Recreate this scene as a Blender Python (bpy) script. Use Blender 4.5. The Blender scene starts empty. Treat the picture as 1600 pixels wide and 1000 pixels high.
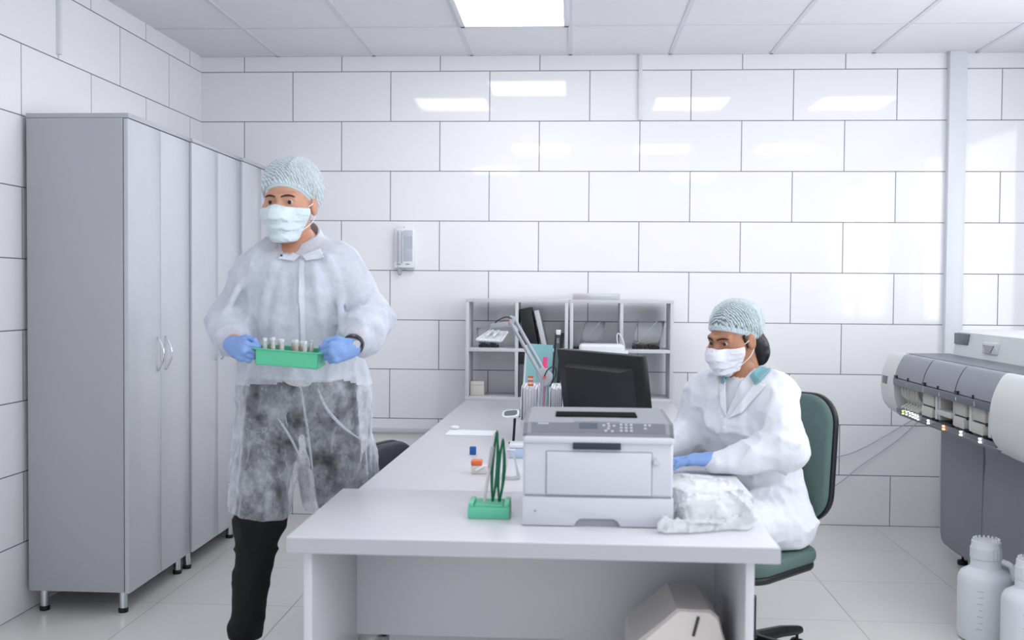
import bpy, bmesh, math, random
import numpy as np
from mathutils import Vector, Matrix, noise
random.seed(7)
S = bpy.context.scene
COL = S.collection

# ------------------------------------------------------------------ camera
FL, YAW, PIT, ROL = 1593.917, 0.058851, -0.0279745, 0.0075023
EYE = np.array([1.706343, -6.147879, 1.377531])

def ray(px, py):
    u, v = px - 800, py - 500
    c, s = math.cos(ROL), math.sin(ROL); u, v = c*u + s*v, -s*u + c*v
    x, y, z = u/FL, 1.0, -v/FL
    c, s = math.cos(PIT), math.sin(PIT); y, z = c*y - s*z, s*y + c*z
    c, s = math.cos(YAW), math.sin(YAW); x, y = c*x - s*y, s*x + c*y
    return np.array([x, y, z])

def at(px, py, X=None, Y=None, Z=None):
    """the point of the place seen at a photograph pixel, on one plane X, Y or Z = const"""
    d = ray(px, py)
    i, v = (0, X) if X is not None else (1, Y) if Y is not None else (2, Z)
    return Vector(EYE + d*(v - EYE[i])/d[i])

cam_d = bpy.data.cameras.new('camera'); cam = bpy.data.objects.new('camera', cam_d); COL.objects.link(cam)
fw = Vector(ray(800, 500)).normalized()
rt = (Vector(ray(1200, 500)) - Vector(ray(400, 500))).normalized()
up = rt.cross(fw).normalized()
cam.matrix_world = Matrix(((rt.x, up.x, -fw.x, EYE[0]), (rt.y, up.y, -fw.y, EYE[1]), (rt.z, up.z, -fw.z, EYE[2]), (0, 0, 0, 1)))
cam_d.sensor_width = 36; cam_d.sensor_fit = 'HORIZONTAL'; cam_d.lens = FL/1600*36
cam_d.clip_start = 0.05; cam_d.clip_end = 200
cam_d.dof.use_dof = True; cam_d.dof.focus_distance = 4.9; cam_d.dof.aperture_fstop = 3.2
S.camera = cam

# ------------------------------------------------------------------ world, light, exposure
wd = bpy.data.worlds.new('daylight'); S.world = wd; wd.use_nodes = True
wd.node_tree.nodes['Background'].inputs[0].default_value = (0.94, 0.96, 1.0, 1)
wd.node_tree.nodes['Background'].inputs[1].default_value = 1.15
S.view_settings.view_transform = 'Standard'; S.view_settings.look = 'None'
S.view_settings.gamma = 1; S.view_settings.use_curve_mapping = False
S.view_settings.exposure = 0.02
LAMP = 7.8            # strength of the ceiling panels
def area(name, loc, rot, sx, sy, power, col):
    l = bpy.data.lights.new(name, 'AREA'); l.shape = 'RECTANGLE'; l.size = sx; l.size_y = sy; l.energy = power; l.color = col
    o = bpy.data.objects.new(name, l); COL.objects.link(o); o.location = loc; o.rotation_euler = rot
    return o
# daylight entering by the window openings of the right-hand wall
area('window_daylight', (4.95, -2.3, 1.75), (0, math.radians(90), 0), 1.7, 2.4, 48, (0.95, 0.97, 1.0))
area('window_daylight', (4.95, -5.2, 1.75), (0, math.radians(90), 0), 1.7, 2.4, 48, (0.95, 0.97, 1.0))

# ------------------------------------------------------------------ materials
def lin(h):
    if isinstance(h, str):
        h = h.lstrip('#'); c = [int(h[i:i+2], 16)/255 for i in (0, 2, 4)]
    else: c = h
    return tuple(x/12.92 if x <= .04045 else ((x+.055)/1.055)**2.4 for x in c) + (1.0,)

def mat(name, col, rough=.5, metal=0., spec=.5, var=.03, scale=18., bump=0., alpha=1., trans=0., sss=0., coat=0., ior=1.45, sheen=0.):
    m = bpy.data.materials.new(name); m.use_nodes = True
    t = m.node_tree; b = t.nodes['Principled BSDF']
    c = lin(col)
    b.inputs['Base Color'].default_value = c
    b.inputs['Roughness'].default_value = rough; b.inputs['Metallic'].default_value = metal
    b.inputs['Specular IOR Level'].default_value = spec; b.inputs['IOR'].default_value = ior
    b.inputs['Alpha'].default_value = alpha; b.inputs['Transmission Weight'].default_value = trans
    b.inputs['Coat Weight'].default_value = coat; b.inputs['Sheen Weight'].default_value = sheen
    if sss: b.inputs['Subsurface Weight'].default_value = sss; b.inputs['Subsurface Scale'].default_value = .01
    if var or bump:
        tc = t.nodes.new('ShaderNodeTexCoord'); n = t.nodes.new('ShaderNodeTexNoise')
        n.inputs['Scale'].default_value = scale; n.inputs['Detail'].default_value = 4
        t.links.new(tc.outputs['Object'], n.inputs['Vector'])
        if var:
            r = t.nodes.new('ShaderNodeMapRange'); r.inputs[3].default_value = 1-var; r.inputs[4].default_value = 1+var
            t.links.new(n.outputs['Fac'], r.inputs[0])
            mx = t.nodes.new('ShaderNodeVectorMath'); mx.operation = 'SCALE'; mx.inputs[0].default_value = c[:3]
            t.links.new(r.outputs[0], mx.inputs['Scale']); t.links.new(mx.outputs[0], b.inputs['Base Color'])
        if bump:
            bp = t.nodes.new('ShaderNodeBump'); bp.inputs['Strength'].default_value = bump; bp.inputs['Distance'].default_value = .01
            t.links.new(n.outputs['Fac'], bp.inputs['Height']); t.links.new(bp.outputs[0], b.inputs['Normal'])
    return m

def glow(name, col, strength):
    m = bpy.data.materials.new(name); m.use_nodes = True
    b = m.node_tree.nodes['Principled BSDF']
    b.inputs['Base Color'].default_value = lin(col); b.inputs['Emission Color'].default_value = lin(col); b.inputs['Emission Strength'].default_value = strength
    return m

def tiles(name, col, grout, w, h, offset, du, dv, axes, rough, mortar, streak=0., var=.02, stain=0.):
    """glazed tiles laid in running bond; axes picks which two object coordinates run along and up the surface"""
    m = bpy.data.materials.new(name); m.use_nodes = True
    t = m.node_tree; N = t.nodes; L = t.links; b = N['Principled BSDF']
    tc = N.new('ShaderNodeTexCoord'); sp = N.new('ShaderNodeSeparateXYZ'); L.new(tc.outputs['Object'], sp.inputs[0])
    cb = N.new('ShaderNodeCombineXYZ')
    for k in (0, 1):
        a = N.new('ShaderNodeMath'); a.operation = 'ADD'; a.inputs[1].default_value = (du, dv)[k]
        L.new(sp.outputs[axes[k]], a.inputs[0]); L.new(a.outputs[0], cb.inputs[k])
    br = N.new('ShaderNodeTexBrick'); L.new(cb.outputs[0], br.inputs['Vector'])
    br.offset = offset; br.offset_frequency = 2; br.squash = 1
    br.inputs['Scale'].default_value = 1; br.inputs['Brick Width'].default_value = w; br.inputs['Row Height'].default_value = h
    br.inputs['Mortar Size'].default_value = mortar; br.inputs['Mortar Smooth'].default_value = .1; br.inputs['Bias'].default_value = 0
    c = lin(col)
    br.inputs['Color1'].default_value = tuple(x*(1-var) for x in c[:3]) + (1,)
    br.inputs['Color2'].default_value = tuple(min(1, x*(1+var)) for x in c[:3]) + (1,)
    br.inputs['Mortar'].default_value = lin(grout)
    src = br.outputs['Color']
    if stain:
        n = N.new('ShaderNodeTexNoise'); n.inputs['Scale'].default_value = 2.2; n.inputs['Detail'].default_value = 6
        L.new(tc.outputs['Object'], n.inputs['Vector'])
        r = N.new('ShaderNodeMapRange'); r.inputs[3].default_value = 1-stain; r.inputs[4].default_value = 1+stain; L.new(n.outputs['Fac'], r.inputs[0])
        vm = N.new('ShaderNodeVectorMath'); vm.operation = 'SCALE'; L.new(src, vm.inputs[0]); L.new(r.outputs[0], vm.inputs['Scale']); src = vm.outputs[0]
    L.new(src, b.inputs['Base Color'])
    rr = N.new('ShaderNodeMapRange'); rr.inputs[3].default_value = rough; rr.inputs[4].default_value = .7
    L.new(br.outputs['Fac'], rr.inputs[0]); L.new(rr.outputs[0], b.inputs['Roughness'])
    inv = N.new('ShaderNodeMath'); inv.operation = 'SUBTRACT'; inv.inputs[0].default_value = 1; L.new(br.outputs['Fac'], inv.inputs[1])
    bp = N.new('ShaderNodeBump'); bp.inputs['Strength'].default_value = .25; bp.inputs['Distance'].default_value = .002
    L.new(inv.outputs[0], bp.inputs['Height']); last = bp
    if streak:     # the faint upright waviness of the glaze
        mp = N.new('ShaderNodeMapping'); mp.inputs['Scale'].default_value = (9, 9, .25); L.new(tc.outputs['Object'], mp.inputs['Vector'])
        n = N.new('ShaderNodeTexNoise'); n.inputs['Scale'].default_value = 1; n.inputs['Detail'].default_value = 3; L.new(mp.outputs[0], n.inputs['Vector'])
        b2 = N.new('ShaderNodeBump'); b2.inputs['Strength'].default_value = streak; b2.inputs['Distance'].default_value = .01
        L.new(n.outputs['Fac'], b2.inputs['Height']); L.new(bp.outputs[0], b2.inputs['Normal']); last = b2
    L.new(last.outputs[0], b.inputs['Normal'])
    return m

def clear(name, tint='#f4f8fa', a=.12, rough=.05):
    """thin clear plastic or glass: mostly see-through with a sharp gloss"""
    m = bpy.data.materials.new(name); m.use_nodes = True
    t = m.node_tree; N = t.nodes; L = t.links; b = N['Principled BSDF']
    b.inputs['Base Color'].default_value = lin(tint); b.inputs['Roughness'].default_value = rough
    tr = N.new('ShaderNodeBsdfTransparent'); mx = N.new('ShaderNodeMixShader')
    fr = N.new('ShaderNodeFresnel'); fr.inputs[0].default_value = 1.5
    ad = N.new('ShaderNodeMath'); ad.operation = 'ADD'; ad.use_clamp = True; ad.inputs[1].default_value = a; L.new(fr.outputs[0], ad.inputs[0])
    L.new(ad.outputs[0], mx.inputs[0]); L.new(tr.outputs[0], mx.inputs[1]); L.new(b.outputs[0], mx.inputs[2])
    L.new(mx.outputs[0], N['Material Output'].inputs[0])
    return m

# ------------------------------------------------------------------ mesh helpers
class MB:
    def __init__(s): s.bm = bmesh.new(); s.mats = []; s.cur = 0
    def use(s, m):
        if m not in s.mats: s.mats.append(m)
        s.cur = s.mats.index(m); return s
    def _add(s, verts, M=None):
        if M is not None: bmesh.ops.transform(s.bm, matrix=M, verts=verts)
        fs = set(f for v in verts for f in v.link_faces)
        for f in fs: f.material_index = s.cur
        return s
    def box(s, x0, x1, y0, y1, z0, z1, bev=.002, seg=2, M=None):
        r = bmesh.ops.create_cube(s.bm, size=1)
        vs = r['verts']
        bmesh.ops.scale(s.bm, vec=(x1-x0, y1-y0, z1-z0), verts=vs)
        bmesh.ops.translate(s.bm, vec=((x0+x1)/2, (y0+y1)/2, (z0+z1)/2), verts=vs)
        if bev:
            es = list(set(e for v in vs for e in v.link_edges))
            bev = min(bev, .45*min(abs(x1-x0), abs(y1-y0), abs(z1-z0)))
            q = bmesh.ops.bevel(s.bm, geom=es, offset=bev, segments=seg, affect='EDGES', profile=.5)
            vs = list(set(v for f in q['faces'] for v in f.verts) | set(v for v in vs if v.is_valid))
        return s._add(vs, M)
    def prism(s, pts, h, M=None, bev=0, seg=2):
        """polygon in the local XY plane, extruded along local +Z by h"""
        a = [s.bm.verts.new((p[0], p[1], 0)) for p in pts]; b = [s.bm.verts.new((p[0], p[1], h)) for p in pts]
        n = len(pts); fs = [s.bm.faces.new(a[::-1]), s.bm.faces.new(b)]
        for i in range(n): fs.append(s.bm.faces.new((a[i], a[(i+1) % n], b[(i+1) % n], b[i])))
        bmesh.ops.recalc_face_normals(s.bm, faces=fs)
        vs = a + b
        if bev:
            es = list(set(e for v in vs for e in v.link_edges))
            q = bmesh.ops.bevel(s.bm, geom=es, offset=bev, segments=seg, affect='EDGES', profile=.5)
            vs = list(set(v for f in q['faces'] for v in f.verts) | set(v for v in vs if v.is_valid))
        return s._add(vs, M)
    def rings(s, rings, cap=True, closed=True):
        """a skin over a list of equally long point rings"""
        R = [[s.bm.verts.new(p) for p in r] for r in rings]; n = len(R[0])
        fs = []
        for a, b in zip(R, R[1:]):
            for i in range(n if closed else n-1):
                fs.append(s.bm.faces.new((a[i], a[(i+1) % n], b[(i+1) % n], b[i])))
        if cap and closed: fs.append(s.bm.faces.new(R[0][::-1])); fs.append(s.bm.faces.new(R[-1]))
        bmesh.ops.recalc_face_normals(s.bm, faces=fs)
        for f in fs: f.material_index = s.cur
        return s
    def lathe(s, prof, n=32, M=None, cap=True):
        """profile of (radius, z), turned about local Z"""
        r = [[(max(a, 1e-4)*math.cos(2*math.pi*i/n), max(a, 1e-4)*math.sin(2*math.pi*i/n), z) for i in range(n)] for a, z in prof]
        if M is not None: r = [[M @ Vector(p) for p in q] for q in r]
        return s.rings(r, cap)
    def tube(s, pts, rad, n=10, cap=True, flat=None):
        """a round bar along a list of points; rad one number or one per point"""
        P = [Vector(p) for p in pts]; m = len(P)
        rs = rad if isinstance(rad, (list, tuple)) else [rad]*m
        out = []; ref = None
        for i in range(m):
            t = (P[min(i+1, m-1)] - P[max(i-1, 0)]).normalized()
            if ref is None: ref = t.orthogonal().normalized() if flat is None else (Vector(flat) - t*t.dot(Vector(flat))).normalized()
            ref = (ref - t*t.dot(ref)).normalized(); bi = t.cross(ref)
            out.append([P[i] + (ref*math.cos(2*math.pi*k/n) + bi*math.sin(2*math.pi*k/n))*rs[i] for k in range(n)])
        return s.rings(out, cap)
    def ball(s, c, r, M=None, u=20, v=12):
        q = bmesh.ops.create_uvsphere(s.bm, u_segments=u, v_segments=v, radius=1)
        r = r if isinstance(r, (tuple, list)) else (r, r, r)
        bmesh.ops.scale(s.bm, vec=r, verts=q['verts'])
        bmesh.ops.transform(s.bm, matrix=Matrix.Translation(c) @ (M or Matrix()), verts=q['verts'])
        return s._add(q['verts'])
    def build(s, name, m=None, parent=None, angle=35):
        if m is not None and not s.mats: s.mats = [m]
        me = bpy.data.meshes.new(name); s.bm.to_mesh(me); s.bm.free()
        for k in s.mats: me.materials.append(k)
        me.polygons.foreach_set('use_smooth', [True]*len(me.polygons))
        me.set_sharp_from_angle(angle=math.radians(angle))
        o = bpy.data.objects.new(name, me); COL.objects.link(o)
        if parent is not None: adopt(o, parent)
        return o

def world_of(o):
    m = Matrix.LocRotScale(o.location, o.rotation_euler, o.scale)
    return world_of(o.parent) @ o.matrix_parent_inverse @ m if o.parent else m
def adopt(o, p):
    o.parent = p; o.matrix_parent_inverse = world_of(p).inverted()
def tag(o, label, cat, group=None):
    o['label'] = label; o['category'] = cat
    if group: o['group'] = group
    return o
def thing(name, label, cat, loc, group=None):
    e = bpy.data.objects.new(name, None); COL.objects.link(e); e.location = loc; e.empty_display_size = .05
    return tag(e, label, cat, group)
def struct(o): o['kind'] = 'structure'; return o
KIDS = {}
def copy_tree(o, parent=None):
    c = o.copy(); COL.objects.link(c)
    if parent is not None: c.parent = parent
    for ch in [k for k in COL.objects if k.parent == o]: copy_tree(ch, c)
    return c
def T(x, y, z): return Matrix.Translation((x, y, z))
def R(deg, ax): return Matrix.Rotation(math.radians(deg), 4, ax)
def frame(origin, x, y, z):
    x, y, z, o = Vector(x), Vector(y), Vector(z), Vector(origin)
    return Matrix(((x.x, y.x, z.x, o.x), (x.y, y.y, z.y, o.y), (x.z, y.z, z.z, o.z), (0, 0, 0, 1)))

WHITE = mat('white_laminate', '#cfcfd4', .28, var=.012)
PANEL = mat('grey_white_laminate', '#d3d4da', .4, var=.015)
STEEL = mat('brushed_steel', '#b9bcc2', .28, 1.0, var=.03)
CHROME = mat('chrome', '#d5d8dd', .15, 1.0, var=0)
BLACK = mat('black_plastic', '#17191d', .42, var=.05)
DARK = mat('dark_grey_plastic', '#34363c', .45, var=.04)
WPLAST = mat('white_plastic', '#dfe1e7', .35, var=.01)
GREEN = mat('green_plastic', '#64c4a0', .38, var=.03)
PAPER = mat('paper', '#eef0f4', .8, var=.01)
CLEAR = clear('clear_plastic')
GLASS = clear('clear_glass', a=.06, rough=.02)
# ------------------------------------------------------------------ the room
H = 2.795
TW = tiles('glazed_wall_tiles', '#f0f0f3', '#70707f', .6, .3, .5, .3+60, 30, ('X', 'Z'), .05, .0026, streak=.03)
TL = tiles('glazed_side_tiles', '#f0f0f3', '#70707f', .6, .3, .5, .18+60, 30, ('Y', 'Z'), .05, .0026, streak=.03)
TF = tiles('floor_tiles', '#d8d7d5', '#97979a', .6, .6, 0, -.5023+60, .0058+60, ('X', 'Y'), .22, .0022, var=.012, stain=.06)
PLAIN = mat('white_paint', '#e4e5ea', .55, var=.01)
CEIL = mat('ceiling_board', '#ececf0', .8, var=.012, scale=120, bump=.05)
TBAR = mat('ceiling_rail', '#dcdce3', .5, var=.01)

b = MB(); b.box(-.9, 5.0, 0, .12, -.05, H+.05, 0); struct(b.build('wall_back', TW))
# the left wall leans about one degree away from square with the back wall
b = MB(); b.rings([[(-.567, .02, -.05), (-.567, .02, H+.05), (-.70, .02, H+.05), (-.70, .02, -.05)],
                   [(-.567-.019*8, -8, -.05), (-.567-.019*8, -8, H+.05), (-.85, -8, H+.05), (-.85, -8, -.05)]]); struct(b.build('wall_left', TL))
b = MB(); b.box(-.9, 5.0, -8, .1, -.06, 0, 0); struct(b.build('floor', TF))
# right wall with two tall window openings
b = MB()
b.box(4.75, 4.9, -8, .1, -.05, .9, 0); b.box(4.75, 4.9, -8, .1, 2.6, H+.05, 0)
for y0, y1 in ((-8, -6.4), (-4.0, -3.5), (-1.1, .1)): b.box(4.75, 4.9, y0, y1, .9, 2.6, 0)
struct(b.build('wall_right', PLAIN))
for k, (y0, y1) in enumerate(((-6.4, -4.0), (-3.5, -1.1))):
    b = MB()
    for a, c in ((y0, y0+.05), ((y0+y1)/2-.03, (y0+y1)/2+.03), (y1-.05, y1)): b.box(4.78, 4.86, a, c, .9, 2.6, .004)
    for a, c in ((.9, .95), (2.55, 2.6)): b.box(4.78, 4.86, y0, y1, a, c, .004)
    struct(b.build('window_%d' % (k+1), WPLAST))
# ceiling boards between rails
b = MB(); b.box(-.9, 5.0, -8, .1, H, H+.04, 0); struct(b.build('ceiling', CEIL))
CX0, CP, CY0 = 1.09, .592, -.67
b = MB()
for k in range(-3, 7):
    x = CX0 + CP*k
    b.box(x-.012, x+.012, -8, 0, H-.004, H+.002, .001, 1)
for k in range(0, 13):
    y = CY0 - .6*k
    b.box(-.8, 4.75, y-.012, y+.012, H-.0035, H+.002, .001, 1)
b.box(-.8, 4.75, -.02, 0, H-.004, H+.002, .001, 1)
struct(b.build('trim_1', TBAR))
# boxed pipe run on the back wall, cable ducts
b = MB(); b.box(3.885, 3.985, -.045, .01, 0, H, .004); struct(b.build('trim_2', WPLAST))
b = MB(); b.box(2.088, 2.110, -.016, .005, 2.405, H, .002); struct(b.build('trim_3', WPLAST))
b = MB(); b.box(-.56, 1.25, -.022, .005, .514, .542, .003); struct(b.build('trim_4', PANEL))
b = MB(); b.box(-.602, -.580, -1.70, -1.68, 2.42, H, .002); struct(b.build('trim_5', WPLAST))

DIFF = glow('lamp_diffuser', '#fafcff', LAMP)
def ceiling_light(cx, cy, label, group='square ceiling light panels'):
    t = thing('ceiling_light', label, 'ceiling light', (cx+.296, cy-.3, H), group)
    x0, x1, y0, y1 = cx+.006, cx+.586, cy-.594, cy-.006
    b = MB()
    for q in ((x0, x1, y0, y0+.028), (x0, x1, y1-.028, y1), (x0, x0+.028, y0, y1), (x1-.028, x1, y0, y1)): b.box(*q, H-.012, H+.003, .003)
    b.build('frame', WPLAST, t)
    b = MB(); b.box(x0+.026, x1-.026, y0+.026, y1-.026, H-.007, H-.002, 0); b.build('diffuser', DIFF, t)
    return t
ceiling_light(CX0, CY0, 'square white ceiling light panel lit above the shelves')
for cx, cy in ((CX0-CP, CY0-.6), (CX0+2*CP, CY0-.6), (CX0+4*CP, CY0-.6), (CX0, CY0-3.0), (CX0+2*CP, CY0-3.0), (CX0+4*CP, CY0-3.0), (CX0-CP, CY0-4.8), (CX0+3*CP, CY0-5.4)):  # panels out of view; only some of them show as reflections
    ceiling_light(cx, cy, 'square ceiling light panel out of view, some of them mirrored in the wall tiles')

# the two cables of the big machine hang along the back wall
GREYC = mat('grey_cable', '#a9abb4', .5)
def smooth_path(ps, n=24):
    ps = [Vector(p) for p in ps]; out = []
    for i in range(len(ps)-1):
        p0, p1, p2, p3 = ps[max(i-1, 0)], ps[i], ps[i+1], ps[min(i+2, len(ps)-1)]
        for k in range(n):
            t = k/n; out.append(.5*((2*p1) + (p2-p0)*t + (2*p0-5*p1+4*p2-p3)*t*t + (3*p1-p0-3*p2+p3)*t**3))
    return out + [ps[-1]]
for nm, ps in (('upper thin grey cable on the tiles rising to the plotter', [(2.9, -.02, .32), (3.253, -.02, .403), (3.40, -.02, .45), (3.56, -.02, .54), (3.721, -.02, .642), (3.80, -.04, .70), (3.85, -.3, .80)]),
               ('lower thin grey cable on the tiles rising to the plotter', [(2.9, -.02, .02), (3.256, -.02, .227), (3.42, -.02, .36), (3.587, -.02, .481), (3.68, -.02, .56), (3.758, -.02, .635), (3.83, -.04, .70), (3.88, -.3, .80)])):
    b = MB(); b.tube(smooth_path(ps, 10), .003, 6); tag(b.build('power_cable', GREYC), nm, 'cable', 'cables of the plotter')

# ------------------------------------------------------------------ tall cabinets
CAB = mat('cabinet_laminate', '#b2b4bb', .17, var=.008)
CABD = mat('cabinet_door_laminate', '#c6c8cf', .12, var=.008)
EDGE = mat('dark_edge', '#55565e', .6)
def cabinet(y0, y1, doors, label):
    """y0 near, y1 far; front face looks to +X"""
    t = thing('tall_cabinet', label, 'cabinet', (-.38, (y0+y1)/2, 0), 'tall white cabinets along the left wall')
    xb, xf, zb, zt = -.582+.016*(y0+2), -.147+.016*(y0+2), .095, 2.108
    b = MB()
    b.box(xb, xf-.022, y0, y0+.018, zb, zt-.02, .001); b.box(xb, xf-.022, y1-.018, y1-.001, zb, zt-.02, .001)
    b.box(xb, xf-.022, y0+.018, y1-.018, zb, zb+.018, .001)
    b.box(xb, xb+.006, y0+.018, y1-.018, zb, zt-.02, 0)
    b.box(xb, xf-.022, y0+.018, y1-.018, 1.1, 1.118, .001)
    b.build('body', CAB, t)
    b = MB(); b.box(xb-.002, xf+.004, y0-.001, y1-.001, zt-.019, zt, .002); b.build('top_panel', CAB, t)
    for i, (a, c) in enumerate(doors):
        b = MB(); b.box(xf-.019, xf, a+.0015, c-.0015, zb-.004, zt-.022, .0015)
        d = b.build('door', CABD, t)
        yh = c-.045 if i == 0 else a+.045
        b = MB(); b.tube([(xf-.001, yh, 1.012)] + [(xf+.006+.026*math.sin(math.pi*k/12), yh, 1.012+.148*k/12) for k in range(13)] + [(xf-.001, yh, 1.16)], .0042, 10)
        b.build('handle', CHROME, d)
    for lx in (xb+.045, xf-.045):
        for ly in (y0+.045, y1-.045):
            b = MB(); b.lathe([(.017, .018), (.0165, .098)], 16, T(lx, ly, 0)); l = b.build('leg', CHROME, t)
            b = MB(); b.lathe([(.020, 0), (.021, .004), (.021, .016), (.018, .020)], 16, T(lx, ly, 0)); b.build('foot', BLACK, l)
    return t
cabinet(-1.985, -1.302, ((-1.985, -1.646), (-1.646, -1.302)), 'tall white two-door cabinet nearest the camera showing its grey side')
cabinet(-1.296, -.580, ((-1.296, -.934), (-.934, -.580)), 'tall white cabinet in the middle of the row behind the walking person')
cabinet(-.574, -.012, ((-.574, -.230), (-.230, -.014)), 'tall white cabinet in the corner by the back wall')

# ------------------------------------------------------------------ desks
DT, DZ = .044, .75
t = thing('front_desk', 'white desk nearest the camera with printer and green stand on top', 'desk', (1.6, -3.3, 0))
b = MB(); b.box(.985, 2.226, -3.605, -2.967, DZ-DT, DZ, .004, 3); b.build('desktop', WHITE, t)
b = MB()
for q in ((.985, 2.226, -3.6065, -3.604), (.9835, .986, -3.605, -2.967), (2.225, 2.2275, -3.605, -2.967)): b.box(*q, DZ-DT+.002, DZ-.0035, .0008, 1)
b.build('shaded_edge_band', mat('grey_edge_with_shade', '#b3b3ba', .45, var=.01), t)  # grey banding; its darker colour partly stands in for shade on the edge
for x in (1.018, 2.150):
    b = MB(); b.box(x, x+.022, -3.56, -2.98, 0, DZ-DT, .0015); b.build('side_panel', WHITE, t)
b = MB(); b.box(1.040, 2.150, -3.01, -2.992, .30, DZ-DT, .001); b.build('modesty_panel', PANEL, t)
t = thing('long_desk', 'long white desk behind the printer running back to the shelves', 'desk', (1.66, -1.5, 0))
b = MB(); b.prism([(1.035, -2.964), (2.272, -2.964), (2.280, -.015), (1.105, -.015)], DT, T(0, 0, DZ-DT), .003); b.build('desktop', WHITE, t)
for y in (-2.93, -1.50, -.10):
    b = MB(); b.box(1.13, 2.20, y, y+.022, 0, DZ-DT, .0015); b.build('support_panel', PANEL, t)

# the bin under the front desk
BEIGE = mat('cream_plastic', '#cdc9c4', .5, var=.02)
t = thing('waste_bin', 'cream plastic bin with sloping lid and dark slot under the front desk', 'bin', (2.0, -3.3, 0))
M0 = T(0, -3.36, 0) @ R(90, 'X')
def xz(x, z, y): return (x, y, z)
YB = -3.44
o1 = [(x+.0, z) for x, z in [(1.868, 0), (1.868, .42), (1.876, .440), (1.992, .538), (2.078, .536), (2.098, .520), (2.120, .455), (2.134, .38), (2.134, 0)]]
b = MB(); b.rings([[(x, YB, z) for x, z in o1], [(x, YB+.28, z-.01) for x, z in o1]]); b.build('body', BEIGE, t, 25)
lo = [(1.872, .432), (1.992, .540), (2.079, .538), (2.101, .520), (2.121, .444), (1.875, .424)]
b = MB(); b.rings([[(x+(.004 if x < 2 else -.004), YB-.012, z-.005) for x, z in lo], [(x, YB-.001, z) for x, z in lo]]); b.build('lid', mat('cream_lid', '#dad6d1', .45), t, 25)
b = MB(); b.box(-.0035, .0035, -.004, .002, -.027, .027, .001, 1, T(2.040, YB-.013, .497) @ R(14, 'Y')); b.build('slot', DARK, t)
# ------------------------------------------------------------------ laser printer on the front desk
GREYP = mat('printer_grey', '#8b8d94', .42, var=.01); GREYD = mat('printer_dark_grey', '#6f7179', .4, var=.01)
LINE = mat('panel_gap', '#8f929c', .6, var=0); NAVY = mat('dark_navy_plastic', '#2b3040', .4, var=.02)
PW = mat('printer_white', '#c9cad3', .4, var=.008)
x0, x1, yf, yb = 1.577, 1.980, -3.434, -3.06
t = thing('laser_printer', 'white laser printer with grey top standing on the front desk', 'printer', ((x0+x1)/2, -3.25, DZ))
b = MB(); b.box(x0+.002, x1-.002, yf+.003, yb, .832, .992, .008, 3); b.box(x0+.001, x1-.001, yf-.004, yf+.06, .972, .992, .007, 3); b.build('body', PW, t)
b = MB()
def pf(px, py): p = at(px, py, Y=yf); return p.x, p.z
hx0, hx1 = pf(897, 816)[0], pf(969, 816)[0]
b.prism([(x0, .752), (hx0, .752), (hx0+.006, .765), (hx0+.018, .772), (hx1-.018, .772), (hx1-.006, .765), (hx1, .752), (x1, .752), (x1, .829), (x0, .829)], yb-yf, frame((0, yb, 0), (1, 0, 0), (0, 0, 1), (0, -1, 0)), .003)
b.build('paper_tray', PW, t)
b = MB(); b.box(hx0-.004, hx1+.004, yf+.012, yf+.03, .750, .773, 0); b.build('tray_grip', mat('shade_grey_plastic', '#9a9da6', .5), t)
b = MB(); b.box(x0+.006, x1-.006, yf+.006, yb, .828, .834, 0); b.build('tray_gap', LINE, t)
a0, a1 = pf(853, 704), pf(1019, 776)
b = MB(); b.box(a0[0], a1[0], yf+.0005, yf+.02, .836, a0[1], .002)
b.build('front_flap', LINE, t)
b = MB(); b.box(a0[0]+.0025, a1[0]-.0025, yf-.0012, yf+.02, .8365, a0[1]-.0025, .002); b.build('front_door', PW, t)
g0, g1 = pf(895, 691), pf(970, 703)
b = MB(); b.box(g0[0], g1[0], yf-.006, yf+.02, g1[1], g0[1], .0015); b.build('grip_recess', NAVY, t)
p = pf(1026, 722)
b = MB(); b.lathe([(.0095, 0), (.0095, .006), (.008, .008), (0, .008)], 24, T(p[0], yf+.002, p[1]) @ R(90, 'X')); b.build('power_button', mat('silver_grey_button', '#c0c3cc', .4), t)
p = pf(836, 798); b = MB(); b.lathe([(.003, 0), (.003, .004), (0, .004)], 12, T(p[0], yf+.002, p[1]) @ R(90, 'X')); b.build('paper_gauge', LINE, t)
# grey top: sloping control strip, then the flat lid with the output slot
prof = [(yf+.004, .992), (yf+.004, 1.0), (yf+.030, 1.026), (yf+.045, 1.0275), (yb-.02, 1.031), (yb, 1.020), (yb, .992)]
b = MB(); b.rings([[(x0+.012, y, z) for y, z in prof], [(x1-.012, y, z) for y, z in prof]]); b.build('top_cover', GREYP, t, 20)
for xa, xb in ((x0+.001, x0+.0115), (x1-.0115, x1-.001)):
    b = MB(); b.rings([[(xa, y, z-.002) for y, z in prof], [(xb, y, z-.002) for y, z in prof]]); b.build('side_cheek', GREYD, t, 20)
n = Vector((0, -.026, .026)).normalized()       # frame lying on the control strip
def strip(xa, xb, s0, s1, m, name, lift=.0012, parent=None):
    A = Vector((0, yf+.004, 1.0)); d = Vector((0, .026, .026)); nn = Vector((0, -1, 1)).normalized()
    b = MB(); q = []
    lo = [(xa, s0), (xb, s0), (xb, s1), (xa, s1)]
    b.rings([[Vector((x, 0, 0)) + A + d*s + nn*-.0005 for x, s in lo], [Vector((x, 0, 0)) + A + d*s + nn*lift for x, s in lo]])
    return b.build(name, m, parent or t)
cp = strip(x0+.022, x1-.022, .04, .97, GREYD, 'control_panel')
strip(pf(905, 668)[0], pf(934, 668)[0], .45, .93, mat('display_dark', '#565a66', .25), 'display', .0022, cp)
LTEXT = mat('pale_print', '#b9bcc6', .6, var=0)
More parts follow.
